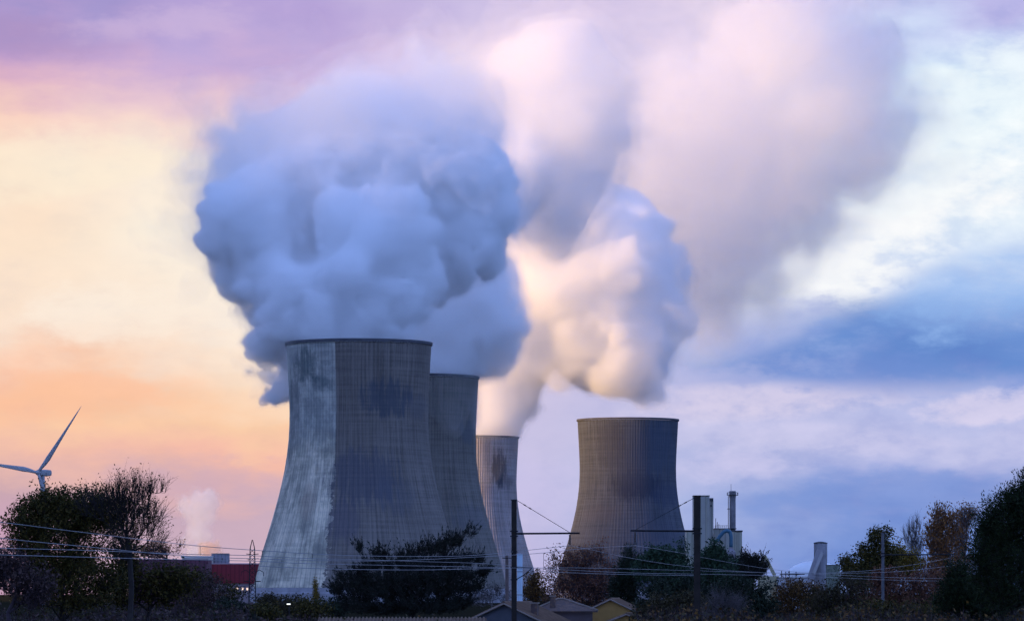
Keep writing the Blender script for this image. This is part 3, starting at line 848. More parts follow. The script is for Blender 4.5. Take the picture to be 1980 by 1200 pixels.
box_part('wall', simple('white_render', (0.7, 0.62, 0.55), 0.8, 0.06, 0.2), r, X(352), X(408), 0, 20, 0, Z(1078))
box_part('roof', simple('white_roof', (0.8, 0.74, 0.68), 0.7, 0.06, 0.2), r, X(350), X(408.4), -0.4, 20.4, Z(1078) + 0.01, Z(1074))

# beige works behind the thicker mast
r, X, Z = Bld('process_tower', 'tall beige windowless factory tower directly behind the thicker railway mast', 'factory tower', 1360, 1500)
box_part('wall', beige_m, r, X(1341), X(1372), 0, 9, 0, Z(958.5))
MB().box(((X(1372) + X(1380)) / 2, 5, Z(962) / 2), (X(1380) - X(1372) - 0.02, 7, Z(962))).build('stair_shaft', beige_m, r)
box_part('roof', roofdark_m, r, X(1340.5), X(1372.5), -0.2, 9.2, Z(958.5) + 0.01, Z(957))
box_part('vent_hood', roofdark_m, r, X(1373), X(1379), 0.6, 1.45, Z(968), Z(962.5))
box_part('vent_hood', roofdark_m, r, X(1374), X(1376.5), 0.9, 1.45, Z(979), Z(975))
for q in (1346, 1366): box_part('rib', beige2_m, r, X(q - .7), X(q + .7), -0.18, -0.004, 0, Z(960))
r, X, Z = Bld('low_works', 'low beige works wing tucked against the beige factory tower', 'factory hall', 1334, 1500)
box_part('wall', beige2_m, r, X(1327), X(1340.8), 1, 12, 0, Z(1026))
box_part('roof', roofdark_m, r, X(1326.5), X(1340.9), 0.7, 12.3, Z(1026) + 0.01, Z(1024.5))
r, X, Z = Bld('boiler_house', 'broad beige boiler house with dark roof edge under the round chimney', 'factory hall', 1408, 1510)
box_part('wall', beige_m, r, X(1381), X(1413), 0, 14, 0, Z(1022))
box_part('side_wall', beige2_m, r, X(1413) + 0.01, X(1435), 0.3, 14, 0, Z(1027.5))
box_part('roof', roofdark_m, r, X(1380.5), X(1424), -0.3, 14.3, Z(1022) + 0.01, Z(1020.5))
box_part('roof', roofdark_m, r, X(1424) + 0.02, X(1436), -0.1, 14.3, Z(1027.5) + 0.01, Z(1024.5))
for q in (1417, 1421, 1425, 1429): box_part('rib', beige_m, r, X(q - .5), X(q + .5), 0.1, 0.296, 0, Z(1030))
for q, hh in ((1385, 1001), (1388, 1008), (1391, 1012)): MB().tube([(X(q), 4, Z(1020.4)), (X(q), 4, Z(hh))], 0.12, 5).build('aerial', steel_m, r)
rl = MB()
for q in np.linspace(1383, 1408, 8): rl.tube([(X(q), 0.3, Z(1020.4)), (X(q), 0.3, Z(1015))], 0.05, 4)
for q in (1015, 1017.5): rl.tube([(X(1383), 0.3, Z(q)), (X(1408), 0.3, Z(q))], 0.05, 4)
rl.build('railing', steel_m, r)
# chimney
r, X, Z = Bld('chimney', 'round brick-grey chimney with a ringed platform and ladder above the boiler house', 'chimney', 1416.5, 1518)
chim_m = simple('chimney_brick', (0.20, 0.19, 0.20), 0.9, 0.3, 0.4)
s = mpp(1518)
MB().lathe((0, 0, 0), [(6.2 * s, 0), (6.0 * s, Z(962)), (6.6 * s, Z(960)), (6.6 * s, Z(949)), (5.2 * s, Z(948.5)), (5.2 * s, Z(953))], 20).build('stack', chim_m, r, False)
MB().lathe((0, 0, 0), [(6.8 * s, Z(957)), (11 * s, Z(957)), (11 * s, Z(955.6)), (6.8 * s, Z(955.6)), (6.8 * s, Z(957))], 20).build('platform', roofdark_m, r)
pr = MB()
for k in range(12):
    a = k * math.pi / 6; pr.tube([(10.8 * s * math.cos(a), 10.8 * s * math.sin(a), Z(955.5)), (10.8 * s * math.cos(a), 10.8 * s * math.sin(a), Z(951.5))], 0.06, 4)
pr.lathe((0, 0, 0), [(10.7 * s, Z(952)), (10.9 * s, Z(952)), (10.9 * s, Z(951.4)), (10.7 * s, Z(951.4)), (10.7 * s, Z(952))], 20)
pr.build('railing', roofdark_m, r)
MB().tube([(-8.3 * s, -0.5, Z(1022)), (-8.3 * s, -0.5, Z(958))], 0.14, 5).build('ladder', steel_m, r)
box_part('landing', roofdark_m, r, -10 * s, -6.4 * s, -1.2, 0.6, Z(984), Z(982.4))
MB().tube([(-3 * s, 0, Z(948)), (-3 * s, 0, Z(935))], 0.07, 4).build('aerial', steel_m, r)
# blue duct and hopper in front of the boiler house
duct_m = simple('blue_duct', (0.05, 0.13, 0.19), 0.5, 0.15, 0.3)
r, X, Z = Bld('dust_duct', 'thick blue bent duct looping down into a grey hopper before the boiler house', 'duct', 1405, 1490)
pts = [(1386, 1046), (1392, 1036), (1399, 1027.5), (1406, 1025), (1411.5, 1028), (1413.5, 1036), (1413.5, 1057)]
pth = []
for a, b in zip(pts[:-1], pts[1:]):
    for k in range(4): pth.append((X(a[0] + (b[0] - a[0]) * k / 4), 0, Z(a[1] + (b[1] - a[1]) * k / 4)))
pth.append((X(1413.5), 0, Z(1057)))
MB().tube(pth, 3.6 * mpp(1490), 12).build('duct', duct_m, r, True)
hp = MB(); h_ = [(4, 1057), (5, 1060), (12, 1066), (13, 1070), (13, 1092)]
hp.lathe((X(1413.5), 0, 0), [(q * mpp(1490), Z(y)) for q, y in reversed(h_)], 4, math.pi / 4)
hp.build('hopper', simple('hopper_grey', (0.24, 0.22, 0.24), 0.8, 0.2, 0.4), r)
for q in (1404, 1423): MB().tube([(X(q), 0.8, 0), (X(q), 0.8, Z(1092))], 0.3, 6).build('leg', steel_m, r)
# conveyor gantry
yel_m = simple('faded_yellow_steel', (0.40, 0.35, 0.22), 0.7, 0.2, 0.5)
r, X, Z = Bld('conveyor', 'faded yellow folded conveyor boom behind the dark evergreens, near the white dome', 'conveyor', 1485, 1480)
def beam(mb, a, b, w, hgt):
    a, b = Vector(a), Vector(b); dr = (b - a).normalized(); sd = Vector((0, 1, 0)); up = dr.cross(sd).normalized()
    vs = []
    for p in (a, b):
        for u, v in ((-1, -1), (1, -1), (1, 1), (-1, 1)): vs.append(p + sd * u * w / 2 + up * v * hgt / 2)
    return mb.add(vs, [(0, 1, 2, 3), (7, 6, 5, 4), (0, 4, 5, 1), (1, 5, 6, 2), (2, 6, 7, 3), (3, 7, 4, 0)])
beam(MB(), (X(1479), 0, Z(1075)), (X(1498), 0, Z(1112)), 1.6, 1.2).build('boom', yel_m, r)
beam(MB(), (X(1471), 2, Z(1100)), (X(1480), 2, Z(1074)), 1.4, 1.0).build('strut', yel_m, r)
box_part('base', yel_m, r, X(1466), X(1506), -1, 4, 0, Z(1113))
# white dome and silo
dome_m = simple('white_membrane', (0.80, 0.79, 0.78), 0.6, 0.12, 0.15)
r, X, Z = Bld('storage_dome', 'large white storage dome swelling behind the inclined grey gallery', 'dome', 1574, 1620)
s = mpp(1620); rr = 56 * s; zt = Z(1084); z0 = Z(1116)
prof = [(rr * 1.0, 0), (rr, z0)] + [(rr * math.cos(a), z0 + (zt - z0) * math.sin(a)) for a in np.linspace(0.12, math.pi / 2 - 0.02, 12)]
MB().lathe((0, 0, 0), prof, 40, cap_top=True).build('shell', dome_m, r, True)
r, X, Z = Bld('silo', 'grey round-roofed silo tower with an inclined gallery climbing its side', 'silo', 1590, 1500)
s = mpp(1500)
silo_m = simple('silo_concrete', (0.30, 0.29, 0.31), 0.9, 0.2, 0.3)
MB().lathe((X(1589), 6, 0), [(13 * s, 0), (13 * s, Z(1049))], 24).build('wall', silo_m, r)
MB().lathe((X(1589), 6, 0), [(13.6 * s, Z(1049.4)), (13.6 * s, Z(1048)), (5 * s, Z(1046)), (0.1, Z(1045.6))], 24).build('roof', roofdark_m, r)
gl = MB(); beam(gl, (X(1560), 1.2, Z(1140)), (X(1587), 1.2, Z(1062)), 2.4, 2.6); gl.build('gallery', simple('gallery_grey', (0.33, 0.31, 0.33), 0.85, 0.15, 0.3), r)
g2 = MB(); beam(g2, (X(1573), -0.4, Z(1108)), (X(1590), -0.4, Z(1067)), 0.5, 1.2); g2.build('stair', simple('stair_grey', (0.42, 0.40, 0.40), 0.8, 0.1, 0.3), r)
for q, yy in ((1566, 1126), (1576, 1098)): MB().tube([(X(q), 1.2, 0), (X(q), 1.2, Z(yy))], 0.35, 6).build('leg', silo_m, r)
r, X, Z = Bld('machine_shed', 'square mottled green-grey plant room in front of the white dome', 'plant room', 1612, 1490)
box_part('wall', simple('mottled_green', (0.16, 0.18, 0.14), 0.9, 0.5, 0.9), r, X(1599), X(1624), 0, 5, 0, Z(1092))
box_part('roof', roofdark_m, r, X(1598.5), X(1624.5), -0.2, 5.2, Z(1092) + 0.01, Z(1091))
r, X, Z = Bld('pipe_works', 'low white industrial sheds with pipework between the conveyor and the silo', 'factory hall', 1535, 1470)
wm = simple('works_white', (0.42, 0.42, 0.45), 0.7, 0.2, 0.3)
box_part('wall', wm, r, X(1505), X(1560), 0, 8, 0, Z(1117))
box_part('roof', roofdark_m, r, X(1504), X(1561), -0.3, 8.3, Z(1117) + 0.01, Z(1115.5))
for q in (1512, 1520, 1527, 1540): MB().tube([(X(q), 2, Z(1115.4)), (X(q), 2, Z(1104 - (q % 5)))], 0.16, 5).build('pipe', steel_m, r)
MB().tube([(X(1508), 1, Z(1110)), (X(1556), 1, Z(1109))], 0.22, 6).build('pipe', steel_m, r)

# houses along the bottom
tile_m, tnt, tb = new_mat('clay_tiles')
ttc = tnt.n.new('ShaderNodeTexCoord')
vor = tnt.n.new('ShaderNodeTexVoronoi'); vor.inputs['Scale'].default_value = 3.2; tnt.link(ttc.outputs['Object'], vor.inputs['Vector'])
tn = tnt.noise(ttc.outputs['Object'], 0.8, 5, 0.7)
tcx = tnt.ramp(tn, [(0.3, (0.09, 0.05, 0.035)), (0.7, (0.19, 0.11, 0.075))])
tcx = tnt.mix(tnt.math('MULTIPLY', tnt.smooth(vor.outputs['Distance'], 0.35, 0.6), 0.6), tcx, (0.06, 0.045, 0.05))
tnt.link(tcx, tb.inputs['Base Color']); tb.inputs['Roughness'].default_value = 0.9
tile2_m = simple('weathered_tiles', (0.17, 0.105, 0.07), 0.9, 0.3, 1.6)
yellow_m = simple('ochre_render', (0.38, 0.21, 0.065), 0.9, 0.16, 0.5)
greywall_m = simple('dark_render', (0.085, 0.085, 0.10), 0.9, 0.2, 0.5)
trim_m = simple('pale_eave', (0.22, 0.17, 0.14), 0.8, 0.15, 1.0)
def gable_house(name, label, px, apex_y, eave_y, hw_px, d, length, wall_m, roof_m, yaw=0.0, over=0.35, windows=(), chimney=None, hip=False, cat='house'):
    """Gable end towards the camera, ridge running away from it, turned by yaw."""
    s = mpp(d); p = W(px, apex_y, d)
    root = empty(name, (p.x, d, 0), yaw); tag(root, label, cat, None)
    hw = hw_px * s; za = p.z; ze = W(0, eave_y, d).z
    sl = (za - ze) / hw
    w = MB()
    q = 0.10
    vs = [(-hw, 0, 0), (hw, 0, 0), (hw, 0, ze - q), (0, 0, za - q), (-hw, 0, ze - q)]
    vs += [(x, length, z) for x, y, z in vs]
    w.add(vs, [(0, 1, 2, 3, 4), (9, 8, 7, 6, 5), (0, 5, 6, 1), (1, 6, 7, 2), (4, 9, 5, 0)])
    w.build('wall', wall_m, root)
    for sx in (-1, 1):
        rf = MB(); hx = hw + over; zl = za - sl * hx; th = 0.14
        y0, y1 = -over, length + over
        vs = [(0, y0, za - 0.08), (sx * hx, y0, zl - 0.08), (sx * hx, y1, zl - 0.08), (0, y1, za - 0.08)]
        vs += [(x, y, z + th) for x, y, z in vs]
        rf.add(vs, [(0, 1, 2, 3), (7, 6, 5, 4), (0, 4, 5, 1), (1, 5, 6, 2), (2, 6, 7, 3), (3, 7, 4, 0)])
        # courses of round tiles
        n = max(4, int((y1 - y0) / 0.42))
        for k in range(n):
            yy = y0 + (k + 0.5) * (y1 - y0) / n
            rf.tube([(sx * 0.02, yy, za + th - 0.07), (sx * hx, yy, zl + th - 0.07)], 0.095, 5)
        rf.build('roof', roof_m, root)
        ev = MB(); ev.tube([(0, -over - 0.03, za - 0.02), (sx * hx, -over - 0.03, zl - 0.02)], 0.085, 4); ev.build('bargeboard', trim_m, root)
    MB().tube([(0, -over, za + 0.10), (0, length + over, za + 0.10)], 0.13, 6).build('ridge', roof_m, root)
    for (wx, wz, ww, wh) in windows:
        fr = MB().box((wx, -0.03, wz), (ww + 0.12, 0.055, wh + 0.12)).build('window', trim_m, root)
        MB().box((wx, -0.07, wz), (ww, 0.02, wh)).build('pane', win_m, fr)
    if chimney:
        cx_, cy_, ch = chimney
        z_ = za - sl * abs(cx_) - 0.3
        o = MB().box((cx_, cy_, z_ + ch / 2), (0.55, 0.55, ch)).build('chimney', tile_m, root)
        MB().box((cx_, cy_, z_ + ch + 0.06), (0.7, 0.7, 0.11)).build('cap', trim_m, o)
    return root
gable_house('house', 'house with blank dark gable wall and grey-brown roof under the strut-bracket mast', 976, 1166, 1200, 74, 330, 9, greywall_m, tile2_m, R(-14), chimney=(2.2, 1.6, 1.3))
gable_house('house', 'yellow gabled house with weathered tile roof, partly behind a smaller yellow one', 1181, 1158, 1180, 46, 440, 8, yellow_m, tile2_m, R(-8), windows=((-1.0, 2.2, 0.8, 1.0),))
gable_house('cottage', 'small yellow gabled annexe in front of the yellow house', 1212, 1187, 1199, 32, 400, 4, yellow_m, tile2_m, R(-8))
# hip-roofed house
def hip_house():
    d = 430.0; s = mpp(d); root = empty('house', (W(1086, 0, d).x, d, 0)); tag(root, 'low house with broad hipped clay tile roof between the grey-roofed and yellow houses', 'house')
    X = lambda q: W(q, 0, d).x - root.location.x
    Z = lambda q: W(0, q, d).z
    box_part('wall', simple('brown_render', (0.12, 0.085, 0.085), 0.9, 0.2, 0.6), root, X(1036), X(1146), 0.5, 7.5, 0, Z(1181))
    zl, zr = Z(1180), Z(1158)
    vs = [(X(1026), 0, zl), (X(1156), 0, zl), (X(1156), 8, zl), (X(1026), 8, zl), (X(1078), 4, zr), (X(1092), 4, zr), (X(1026), 0, zl - 0.15), (X(1156), 0, zl - 0.15), (X(1156), 8, zl - 0.15), (X(1026), 8, zl - 0.15)]
    MB().add(vs, [(0, 1, 5, 4), (1, 2, 5), (2, 3, 4, 5), (3, 0, 4), (6, 7, 1, 0), (7, 8, 2, 1), (8, 9, 3, 2), (9, 6, 0, 3), (9, 8, 7, 6)]).build('roof', tile_m, root)
    rd = MB()
    for a, b in ((4, 5), (0, 4), (1, 5)): rd.tube([Vector(vs[a]) + Vector((0, 0, 0.06)), Vector(vs[b]) + Vector((0, 0, 0.06))], 0.11, 5)
    rd.build('ridge', trim_m, root)
    o = MB().box((X(1069), 1.4, Z(1172)), (0.6, 0.6, 2.2)).build('chimney', tile_m, root)
    MB().box((X(1069), 1.4, Z(1172) + 1.17), (0.75, 0.75, 0.12)).build('cap', trim_m, o)
hip_house()
# corrugated shed roof at the very bottom
def shed():
    d = 210.0; s = mpp(d); root = empty('shed', (W(775, 0, d).x, d, 0)); tag(root, 'low shed roofed with ridged tiles below the cedar, only its roof edge showing', 'shed')
    hw = 165 * s; zt = W(0, 1193.5, d).z
    box_part('wall', greywall_m, root, -hw + 0.3, hw - 0.3, 0.3, 6, 0, zt - 1.3)
    n = 46; vs = []; fs = []
    m_ = n * 6
    for row, (y, dz) in enumerate(((-2.2, -1.1), (3.2, 0.0), (3.3, -0.12), (-2.1, -1.22))):
        for k in range(m_ + 1):
            a = k / m_ * n * 2 * math.pi
            vs.append((-hw + 2 * hw * k / m_, y, zt + dz + 0.05 * math.sin(a)))
    for row in range(3):
        for k in range(m_):
            a = row * (m_ + 1) + k; fs.append((a, a + 1, a + m_ + 2, a + m_ + 1))
    MB().add(vs, fs).build('roof', tile2_m, root)
shed()
# pale mast tank
r, X, Z = Bld('steel_stack', 'slim pale blue-white steel stack rising beside the strut-bracket mast', 'stack', 1005, 420)
MB().lathe((0, 0, 0), [(0.30, 0), (0.30, Z(1072)), (0.33, Z(1071.6)), (0.33, Z(1070)), (0.05, Z(1069.6))], 16).build('column', simple('pale_blue_steel', (0.50, 0.62, 0.70), 0.5, 0.08, 0.4), r, False)
for q in (1105, 1150): MB().lathe((0, 0, 0), [(0.31, Z(q)), (0.36, Z(q)), (0.36, Z(q - 2)), (0.31, Z(q - 2))], 16).build('band', simple('band_steel', (0.3, 0.33, 0.36), 0.6, 0.1, 0.4), r)
r, X, Z = Bld('wooden_pole', 'weathered brown timber pole beside the slim pale stack', 'pole', 980, 430)
MB().tube([(0, 0, 0), (0.02, 0, Z(1120)), (0, 0, Z(1072))], [0.2, 0.19, 0.16], 8).build('shaft', simple('timber', (0.14, 0.10, 0.09), 0.9, 0.3, 0.8), r)
MB().tube([(-0.5, -0.2, Z(1078)), (0.5, -0.2, Z(1078))], 0.05, 5).build('crossbar', steel_m, r)

# two lit street lamps below the painted tower
glow_m = bpy.data.materials.new('lamp_glow'); glow_m.use_nodes = True
gl_ = glow_m.node_tree.nodes['Principled BSDF']; gl_.inputs['Emission Color'].default_value = (0.95, 0.95, 0.85, 1); gl_.inputs['Emission Strength'].default_value = 1.2
for px, py, d, lab in ((558, 1166, 340, 'lit street lamp among the dull thickets below the painted tower'), (646, 1168, 400, 'lit street lamp beside the lower edge of the cedar')):
    p = W(px, py, d); root = empty('street_lamp', (p.x, d, 0)); tag(root, lab, 'street lamp', 'lit street lamps')
    MB().tube([(0, 0.9, 0), (0, 0.9, p.z - 0.3), (0, 0.6, p.z + 0.08), (0, 0.15, p.z + 0.1)], [0.07, 0.05, 0.04, 0.035], 7).build('pole', steel_m, root)
    MB().box((0, 0, p.z + 0.06), (0.34, 0.5, 0.10)).build('lamp_head', steel_m, root)
    MB().box((0, 0, p.z - 0.04), (0.30, 0.42, 0.09)).build('bulb', glow_m, root)

# ------------------------------------------------------------------ trees
def prisms(P0, P1, R0, R1, n=3):
    """n-sided tapered sticks between many pairs of points, in one go."""
    D = P1 - P0; Ln = np.linalg.norm(D, axis=1, keepdims=True); D = D / np.maximum(Ln, 1e-6)
    A = np.where(np.abs(D[:, 2:3]) < 0.9, np.array([[0, 0, 1.0]]), np.array([[1.0, 0, 0]]))
    U = np.cross(D, A); U /= np.linalg.norm(U, axis=1, keepdims=True); Vv = np.cross(D, U)
    vs = []
    for P, Rr in ((P0, R0), (P1, R1)):
        for k in range(n):
            a = 2 * math.pi * k / n
            vs.append(P + (U * math.cos(a) + Vv * math.sin(a)) * Rr[:, None])
    m = len(P0); V = np.stack(vs, 1).reshape(-1, 3)
    b = np.arange(m)[:, None] * (2 * n)
    F = np.concatenate([np.stack([b[:, 0] + k, b[:, 0] + (k + 1) % n, b[:, 0] + n + (k + 1) % n, b[:, 0] + n + k], 1) for k in range(n)])
    return V, F
def leaf_quads(C, size, rng, dirs=None, aspect=0.55):
    m = len(C)
    if dirs is None: dirs = rng.normal(size=(m, 3))
    dirs = dirs / np.maximum(np.linalg.norm(dirs, axis=1, keepdims=True), 1e-6)
    o = np.cross(dirs, rng.normal(size=(m, 3))); o /= np.maximum(np.linalg.norm(o, axis=1, keepdims=True), 1e-6)
    L = size * rng.uniform(0.6, 1.3, (m, 1)); w = L * aspect / 2
    V = np.stack([C - dirs * L / 2, C + o * w - dirs * L * 0.05, C + dirs * L / 2, C - o * w - dirs * L * 0.05], 1).reshape(-1, 3)
    F = np.arange(m * 4).reshape(-1, 4)
    return V, F
def leaf_mat(name, cols, rough=0.75, trans=0.15):
    m, nt, b = new_mat(name)
    g = nt.n.new('ShaderNodeNewGeometry')
    tcn = nt.n.new('ShaderNodeTexCoord')
    n = nt.noise(tcn.outputs['Object'], 0.7, 3, 0.6)
    f = nt.math('ADD', nt.math('MULTIPLY', g.outputs['Random Per Island'], 0.6), nt.math('MULTIPLY', n, 0.45))
    st = [(i / max(1, len(cols) - 1) * 0.8 + 0.1, c) for i, c in enumerate(cols)]
    nt.link(nt.ramp(f, st), b.inputs['Base Color'])
    b.inputs['Roughness'].default_value = rough; b.inputs['Specular IOR Level'].default_value = 0.15
    return m
bark_m = simple('bark', (0.03, 0.024, 0.022), 0.9, 0.35, 2.0)
pale_bark = simple('pale_bark', (0.12, 0.10, 0.10), 0.9, 0.25, 2.0)
purple_bark = simple('purple_twigs', (0.05, 0.034, 0.04), 0.9, 0.3, 2.0)
LM = {
 'ivy': leaf_mat('ivy_leaves', [(0.0126, 0.0134, 0.0045), (0.0353, 0.0338, 0.0072), (0.0755, 0.0561, 0.0107), (0.1133, 0.0730, 0.0180)]),
 'bronze': leaf_mat('bronze_leaves', [(0.0378, 0.0202, 0.0107), (0.0944, 0.0471, 0.0162), (0.1637, 0.0843, 0.0180)]),
 'rust': leaf_mat('rust_leaves', [(0.0567, 0.0246, 0.0180), (0.1385, 0.0561, 0.0342), (0.2139, 0.0955, 0.0494)]),
 'gold': leaf_mat('gold_leaves', [(0.0629, 0.0506, 0.0107), (0.1511, 0.1011, 0.0135), (0.2517, 0.1461, 0.0180)]),
 'darkgreen': leaf_mat('dark_evergreen', [(0.0076, 0.0112, 0.0081), (0.0176, 0.0270, 0.0162), (0.0353, 0.0471, 0.0233)]),
 'green': leaf_mat('green_leaves', [(0.0126, 0.0246, 0.0162), (0.0276, 0.0540, 0.0306), (0.0504, 0.0843, 0.0405)]),
 'pine': leaf_mat('pine_needles', [(0.0063, 0.0101, 0.0054), (0.0150, 0.0246, 0.0090), (0.0378, 0.0506, 0.0144)]),
 'cedar': leaf_mat('cedar_needles', [(0.0076, 0.0090, 0.0081), (0.0150, 0.0180, 0.0135), (0.0302, 0.0338, 0.0216)]),
 'orange': leaf_mat('orange_leaves', [(0.0881, 0.0371, 0.0162), (0.1887, 0.0765, 0.0252), (0.2769, 0.1236, 0.0360)]),
 'scrub': leaf_mat('dull_scrub', [(0.0202, 0.0169, 0.0099), (0.0452, 0.0359, 0.0162), (0.0692, 0.0540, 0.0197)]),
 'plum': leaf_mat('plum_scrub', [(0.0378, 0.0225, 0.0233), (0.0755, 0.0428, 0.0405), (0.1070, 0.0653, 0.0522)]),
}
def tree(name, label, cat, d, env, base_px, nodes=400, leaves=4000, lsize=0.25, mat='scrub', bark=None, kind='leaf', twigs=3, twig_len=0.7, bf=0.35, seed=1, group=None, spread=0.35, aspect=0.55, top_bias=0.0, trunk_r=None, twig_r=0.012, min_z=0.0, depth=0.9, upward=0.3, twig_rand=0.8, twig_up=0.45):
    rng = np.random.default_rng(seed)
    bark = bark or bark_m
    bx = W(base_px, 0, d).x
    root = empty(name, (bx, d, 0)); tag(root, label, cat, group)
    s = mpp(d)
    E_ = []
    mg = (twig_len * 0.7 * bool(twigs) + spread) / s * 0.55
    for (px, py, rx, ry) in env:
        rx, ry = max(rx * 0.62, rx - mg), max(ry * 0.62, ry - mg)
        p = W(px, py, d); E_.append((p.x - bx, 0.0, p.z, rx * s, max(rx, 0.6 * ry) * s * depth if len(env) < 2 else rx * s * depth, ry * s))
    E_ = np.array(E_)
    wt_ = (E_[:, 3] * E_[:, 4] * E_[:, 5]) ** 0.75; wt_ /= wt_.sum()
    idx = rng.choice(len(E_), nodes, p=wt_)
    v = rng.normal(size=(nodes, 3)); v /= np.linalg.norm(v, axis=1, keepdims=True)
    v *= rng.uniform(0.08, 1, (nodes, 1)) ** (1 / 2.4)
    P = E_[idx, :3] + v * E_[idx, 3:6]
    P = P[P[:, 2] > max(min_z, 0.3)]
    # trunk nodes
    c = E_[:, :3].mean(0); top = c[2]
    zt = np.linspace(0, max(1.0, top * 0.92), 8)
    tr = np.stack([np.interp(zt, [0, max(1, top)], [0, c[0]]) + rng.normal(size=8) * 0.03 * top * (zt / top) * 0.6, rng.normal(size=8) * 0.015 * top, zt], 1)
    tr[0] = (0, 0, 0)
    X = np.concatenate([tr, P]); N = len(X); par = -np.ones(N, int); plen = np.zeros(N)
    for i in range(1, 8): par[i] = i - 1; plen[i] = plen[i - 1] + np.linalg.norm(X[i] - X[i - 1])
    un = np.arange(8, N); best = np.full(N, 1e9); bp = np.zeros(N, int)
    def relax(k):
        dv = X[un] - X[k]; dist = np.linalg.norm(dv, axis=1)
        cst = dist + bf * plen[k] + np.maximum(0, -dv[:, 2]) * upward
        m = cst < best[un]; best[un[m]] = cst[m]; bp[un[m]] = k
    for k in range(2, 8): relax(k)
    while len(un):
        j = un[np.argmin(best[un])]
        par[j] = bp[j]; plen[j] = plen[par[j]] + np.linalg.norm(X[j] - X[par[j]])
        un = un[un != j]
        if len(un): relax(j)
    order = np.argsort(-plen)
    load = np.zeros(N); kids = np.zeros(N, int)
    for i in order:
        if load[i] == 0: load[i] = 1.0
        if par[i] >= 0: load[par[i]] += load[i]; kids[par[i]] += 1
    tr0 = trunk_r or 0.014 * (E_[:, 2] + E_[:, 5]).max()
    rad = np.maximum(twig_r, tr0 * (load / load[0]) ** 0.5)
    ch = np.nonzero(par >= 0)[0]
    big = rad[ch] > tr0 * 0.12
    V1, F1 = prisms(X[par[ch]], X[ch], np.minimum(rad[par[ch]], rad[ch] * 1.35), rad[ch], 5)
    cb = V1, F1
    mesh_obj('trunk', V1, F1, bark, root)
    cx = X.mean(0)
    tips = X[8:]
    Vs = []; Fs = []; off = 0; mats = [bark]; mi = []
    if twigs:
        T0 = np.repeat(tips, twigs, 0)
        dr = rng.normal(size=T0.shape) * twig_rand + (T0 - np.array([cx[0], cx[1], cx[2] * 0.6])) / max(1.0, E_[:, 3].max()) * 0.7 + np.array([0, 0, twig_up])
        dr /= np.linalg.norm(dr, axis=1, keepdims=True)
        Ls = twig_len * rng.uniform(0.4, 1.2, (len(T0), 1))
        T1 = T0 + dr * Ls * 0.55
        T2 = T1 + (dr + rng.normal(size=dr.shape) * 0.4) * Ls * 0.45
        r0 = np.full(len(T0), twig_r)
        for a, b, ra, rb in ((T0, T1, r0, r0 * 0.8), (T1, T2, r0 * 0.8, r0 * 0.35)):
            V, F = prisms(a, b, ra, rb, 3)
            Vs.append(V); Fs.append(F + off); off += len(V); mi += [0] * len(F)
    else:
        T2 = tips
    if leaves:
        mats.append(LM[mat])
        src = np.concatenate([T2, tips]); w = np.concatenate([np.ones(len(T2)), np.full(len(tips), 0.6)])
        pick = src[rng.choice(len(src), leaves, p=w / w.sum())]
        jit = rng.normal(size=pick.shape); jn = np.linalg.norm(jit, axis=1, keepdims=True)
        C = pick + jit / jn * np.minimum(jn, 1.7) * spread
        if kind == 'spray':      # needles lie along the twigs
            k_ = rng.integers(0, len(T0), leaves); q_ = rng.uniform(0.1, 1.0, (leaves, 1))
            C = T0[k_] * (1 - q_) + T2[k_] * q_ + jit / jn * np.minimum(jn, 1.5) * (spread * (1.15 - q_))
        if kind == 'needle':
            out = C - np.array([cx[0], cx[1], cx[2] * 0.75])
            out[:, 2] = np.abs(out[:, 2]) * 0.3 + 0.35 * np.linalg.norm(out[:, :2], axis=1)
            out /= np.linalg.norm(out, axis=1, keepdims=True)
            V, F = leaf_quads(C, lsize, rng, out + rng.normal(size=C.shape) * 0.4, aspect)
        elif kind == 'spray':
            V, F = leaf_quads(C, lsize, rng, (T2 - T0)[k_] / twig_len + rng.normal(size=C.shape) * 0.45, aspect)
        elif kind == 'tuft':
            V, F = leaf_quads(C, lsize, rng, jit / jn + np.array([0, 0, 0.35]), aspect)
        elif kind == 'upright':
            V, F = leaf_quads(C, lsize, rng, rng.normal(size=C.shape) * 0.45 + np.array([0, 0, 1.0]), aspect)
        else:
            V, F = leaf_quads(C, lsize, rng, None, aspect)
        keep = None
        Vs.append(V); Fs.append(F + off); off += len(V); mi += [len(mats) - 1] * len(F)
    if Vs:
        o = mesh_obj('crown', np.concatenate(Vs), np.concatenate(Fs), mats, root)
        o.data.polygons.foreach_set('material_index', np.array(mi[:len(o.data.polygons)], dtype=np.int32))
    return root
G = 'trees and bushes along the railway'
# ---- beside the turbine
tree('ivy_tree', 'dense ivy-dark tree with a few bronze leaves under the wind turbine', 'tree', 190,
     [(110, 1050, 95, 105), (60, 1035, 55, 70), (150, 1000, 70, 55), (90, 985, 50, 45), (200, 1010, 50, 60), (130, 1130, 110, 70)], 105, 900, 46000, 0.135, 'ivy', seed=3, twigs=3, twig_len=0.6, group=G, spread=0.19)
tree('bare_tree', 'half-bare tree with fine leafless branches leaning out beside the ivy-dark tree', 'tree', 186,
     [(255, 957, 58, 36), (303, 950, 30, 18), (222, 985, 52, 46), (272, 1005, 58, 48), (300, 1042, 36, 40), (235, 1050, 55, 55), (182, 982, 44, 32)], 245, 640, 1500, 0.11, 'ivy', seed=5, twigs=4, twig_len=0.8, group=G, spread=0.10, twig_r=0.0085, trunk_r=0.13)
tree('bush', 'plum-brown leafless scrub in the lowest corner under the ivy-dark tree', 'bush', 178,
     [(25, 1120, 50, 55), (60, 1150, 50, 50), (-10, 1110, 40, 50)], 25, 300, 4200, 0.15, 'plum', purple_bark, seed=6, twigs=5, group=G, spread=0.2)
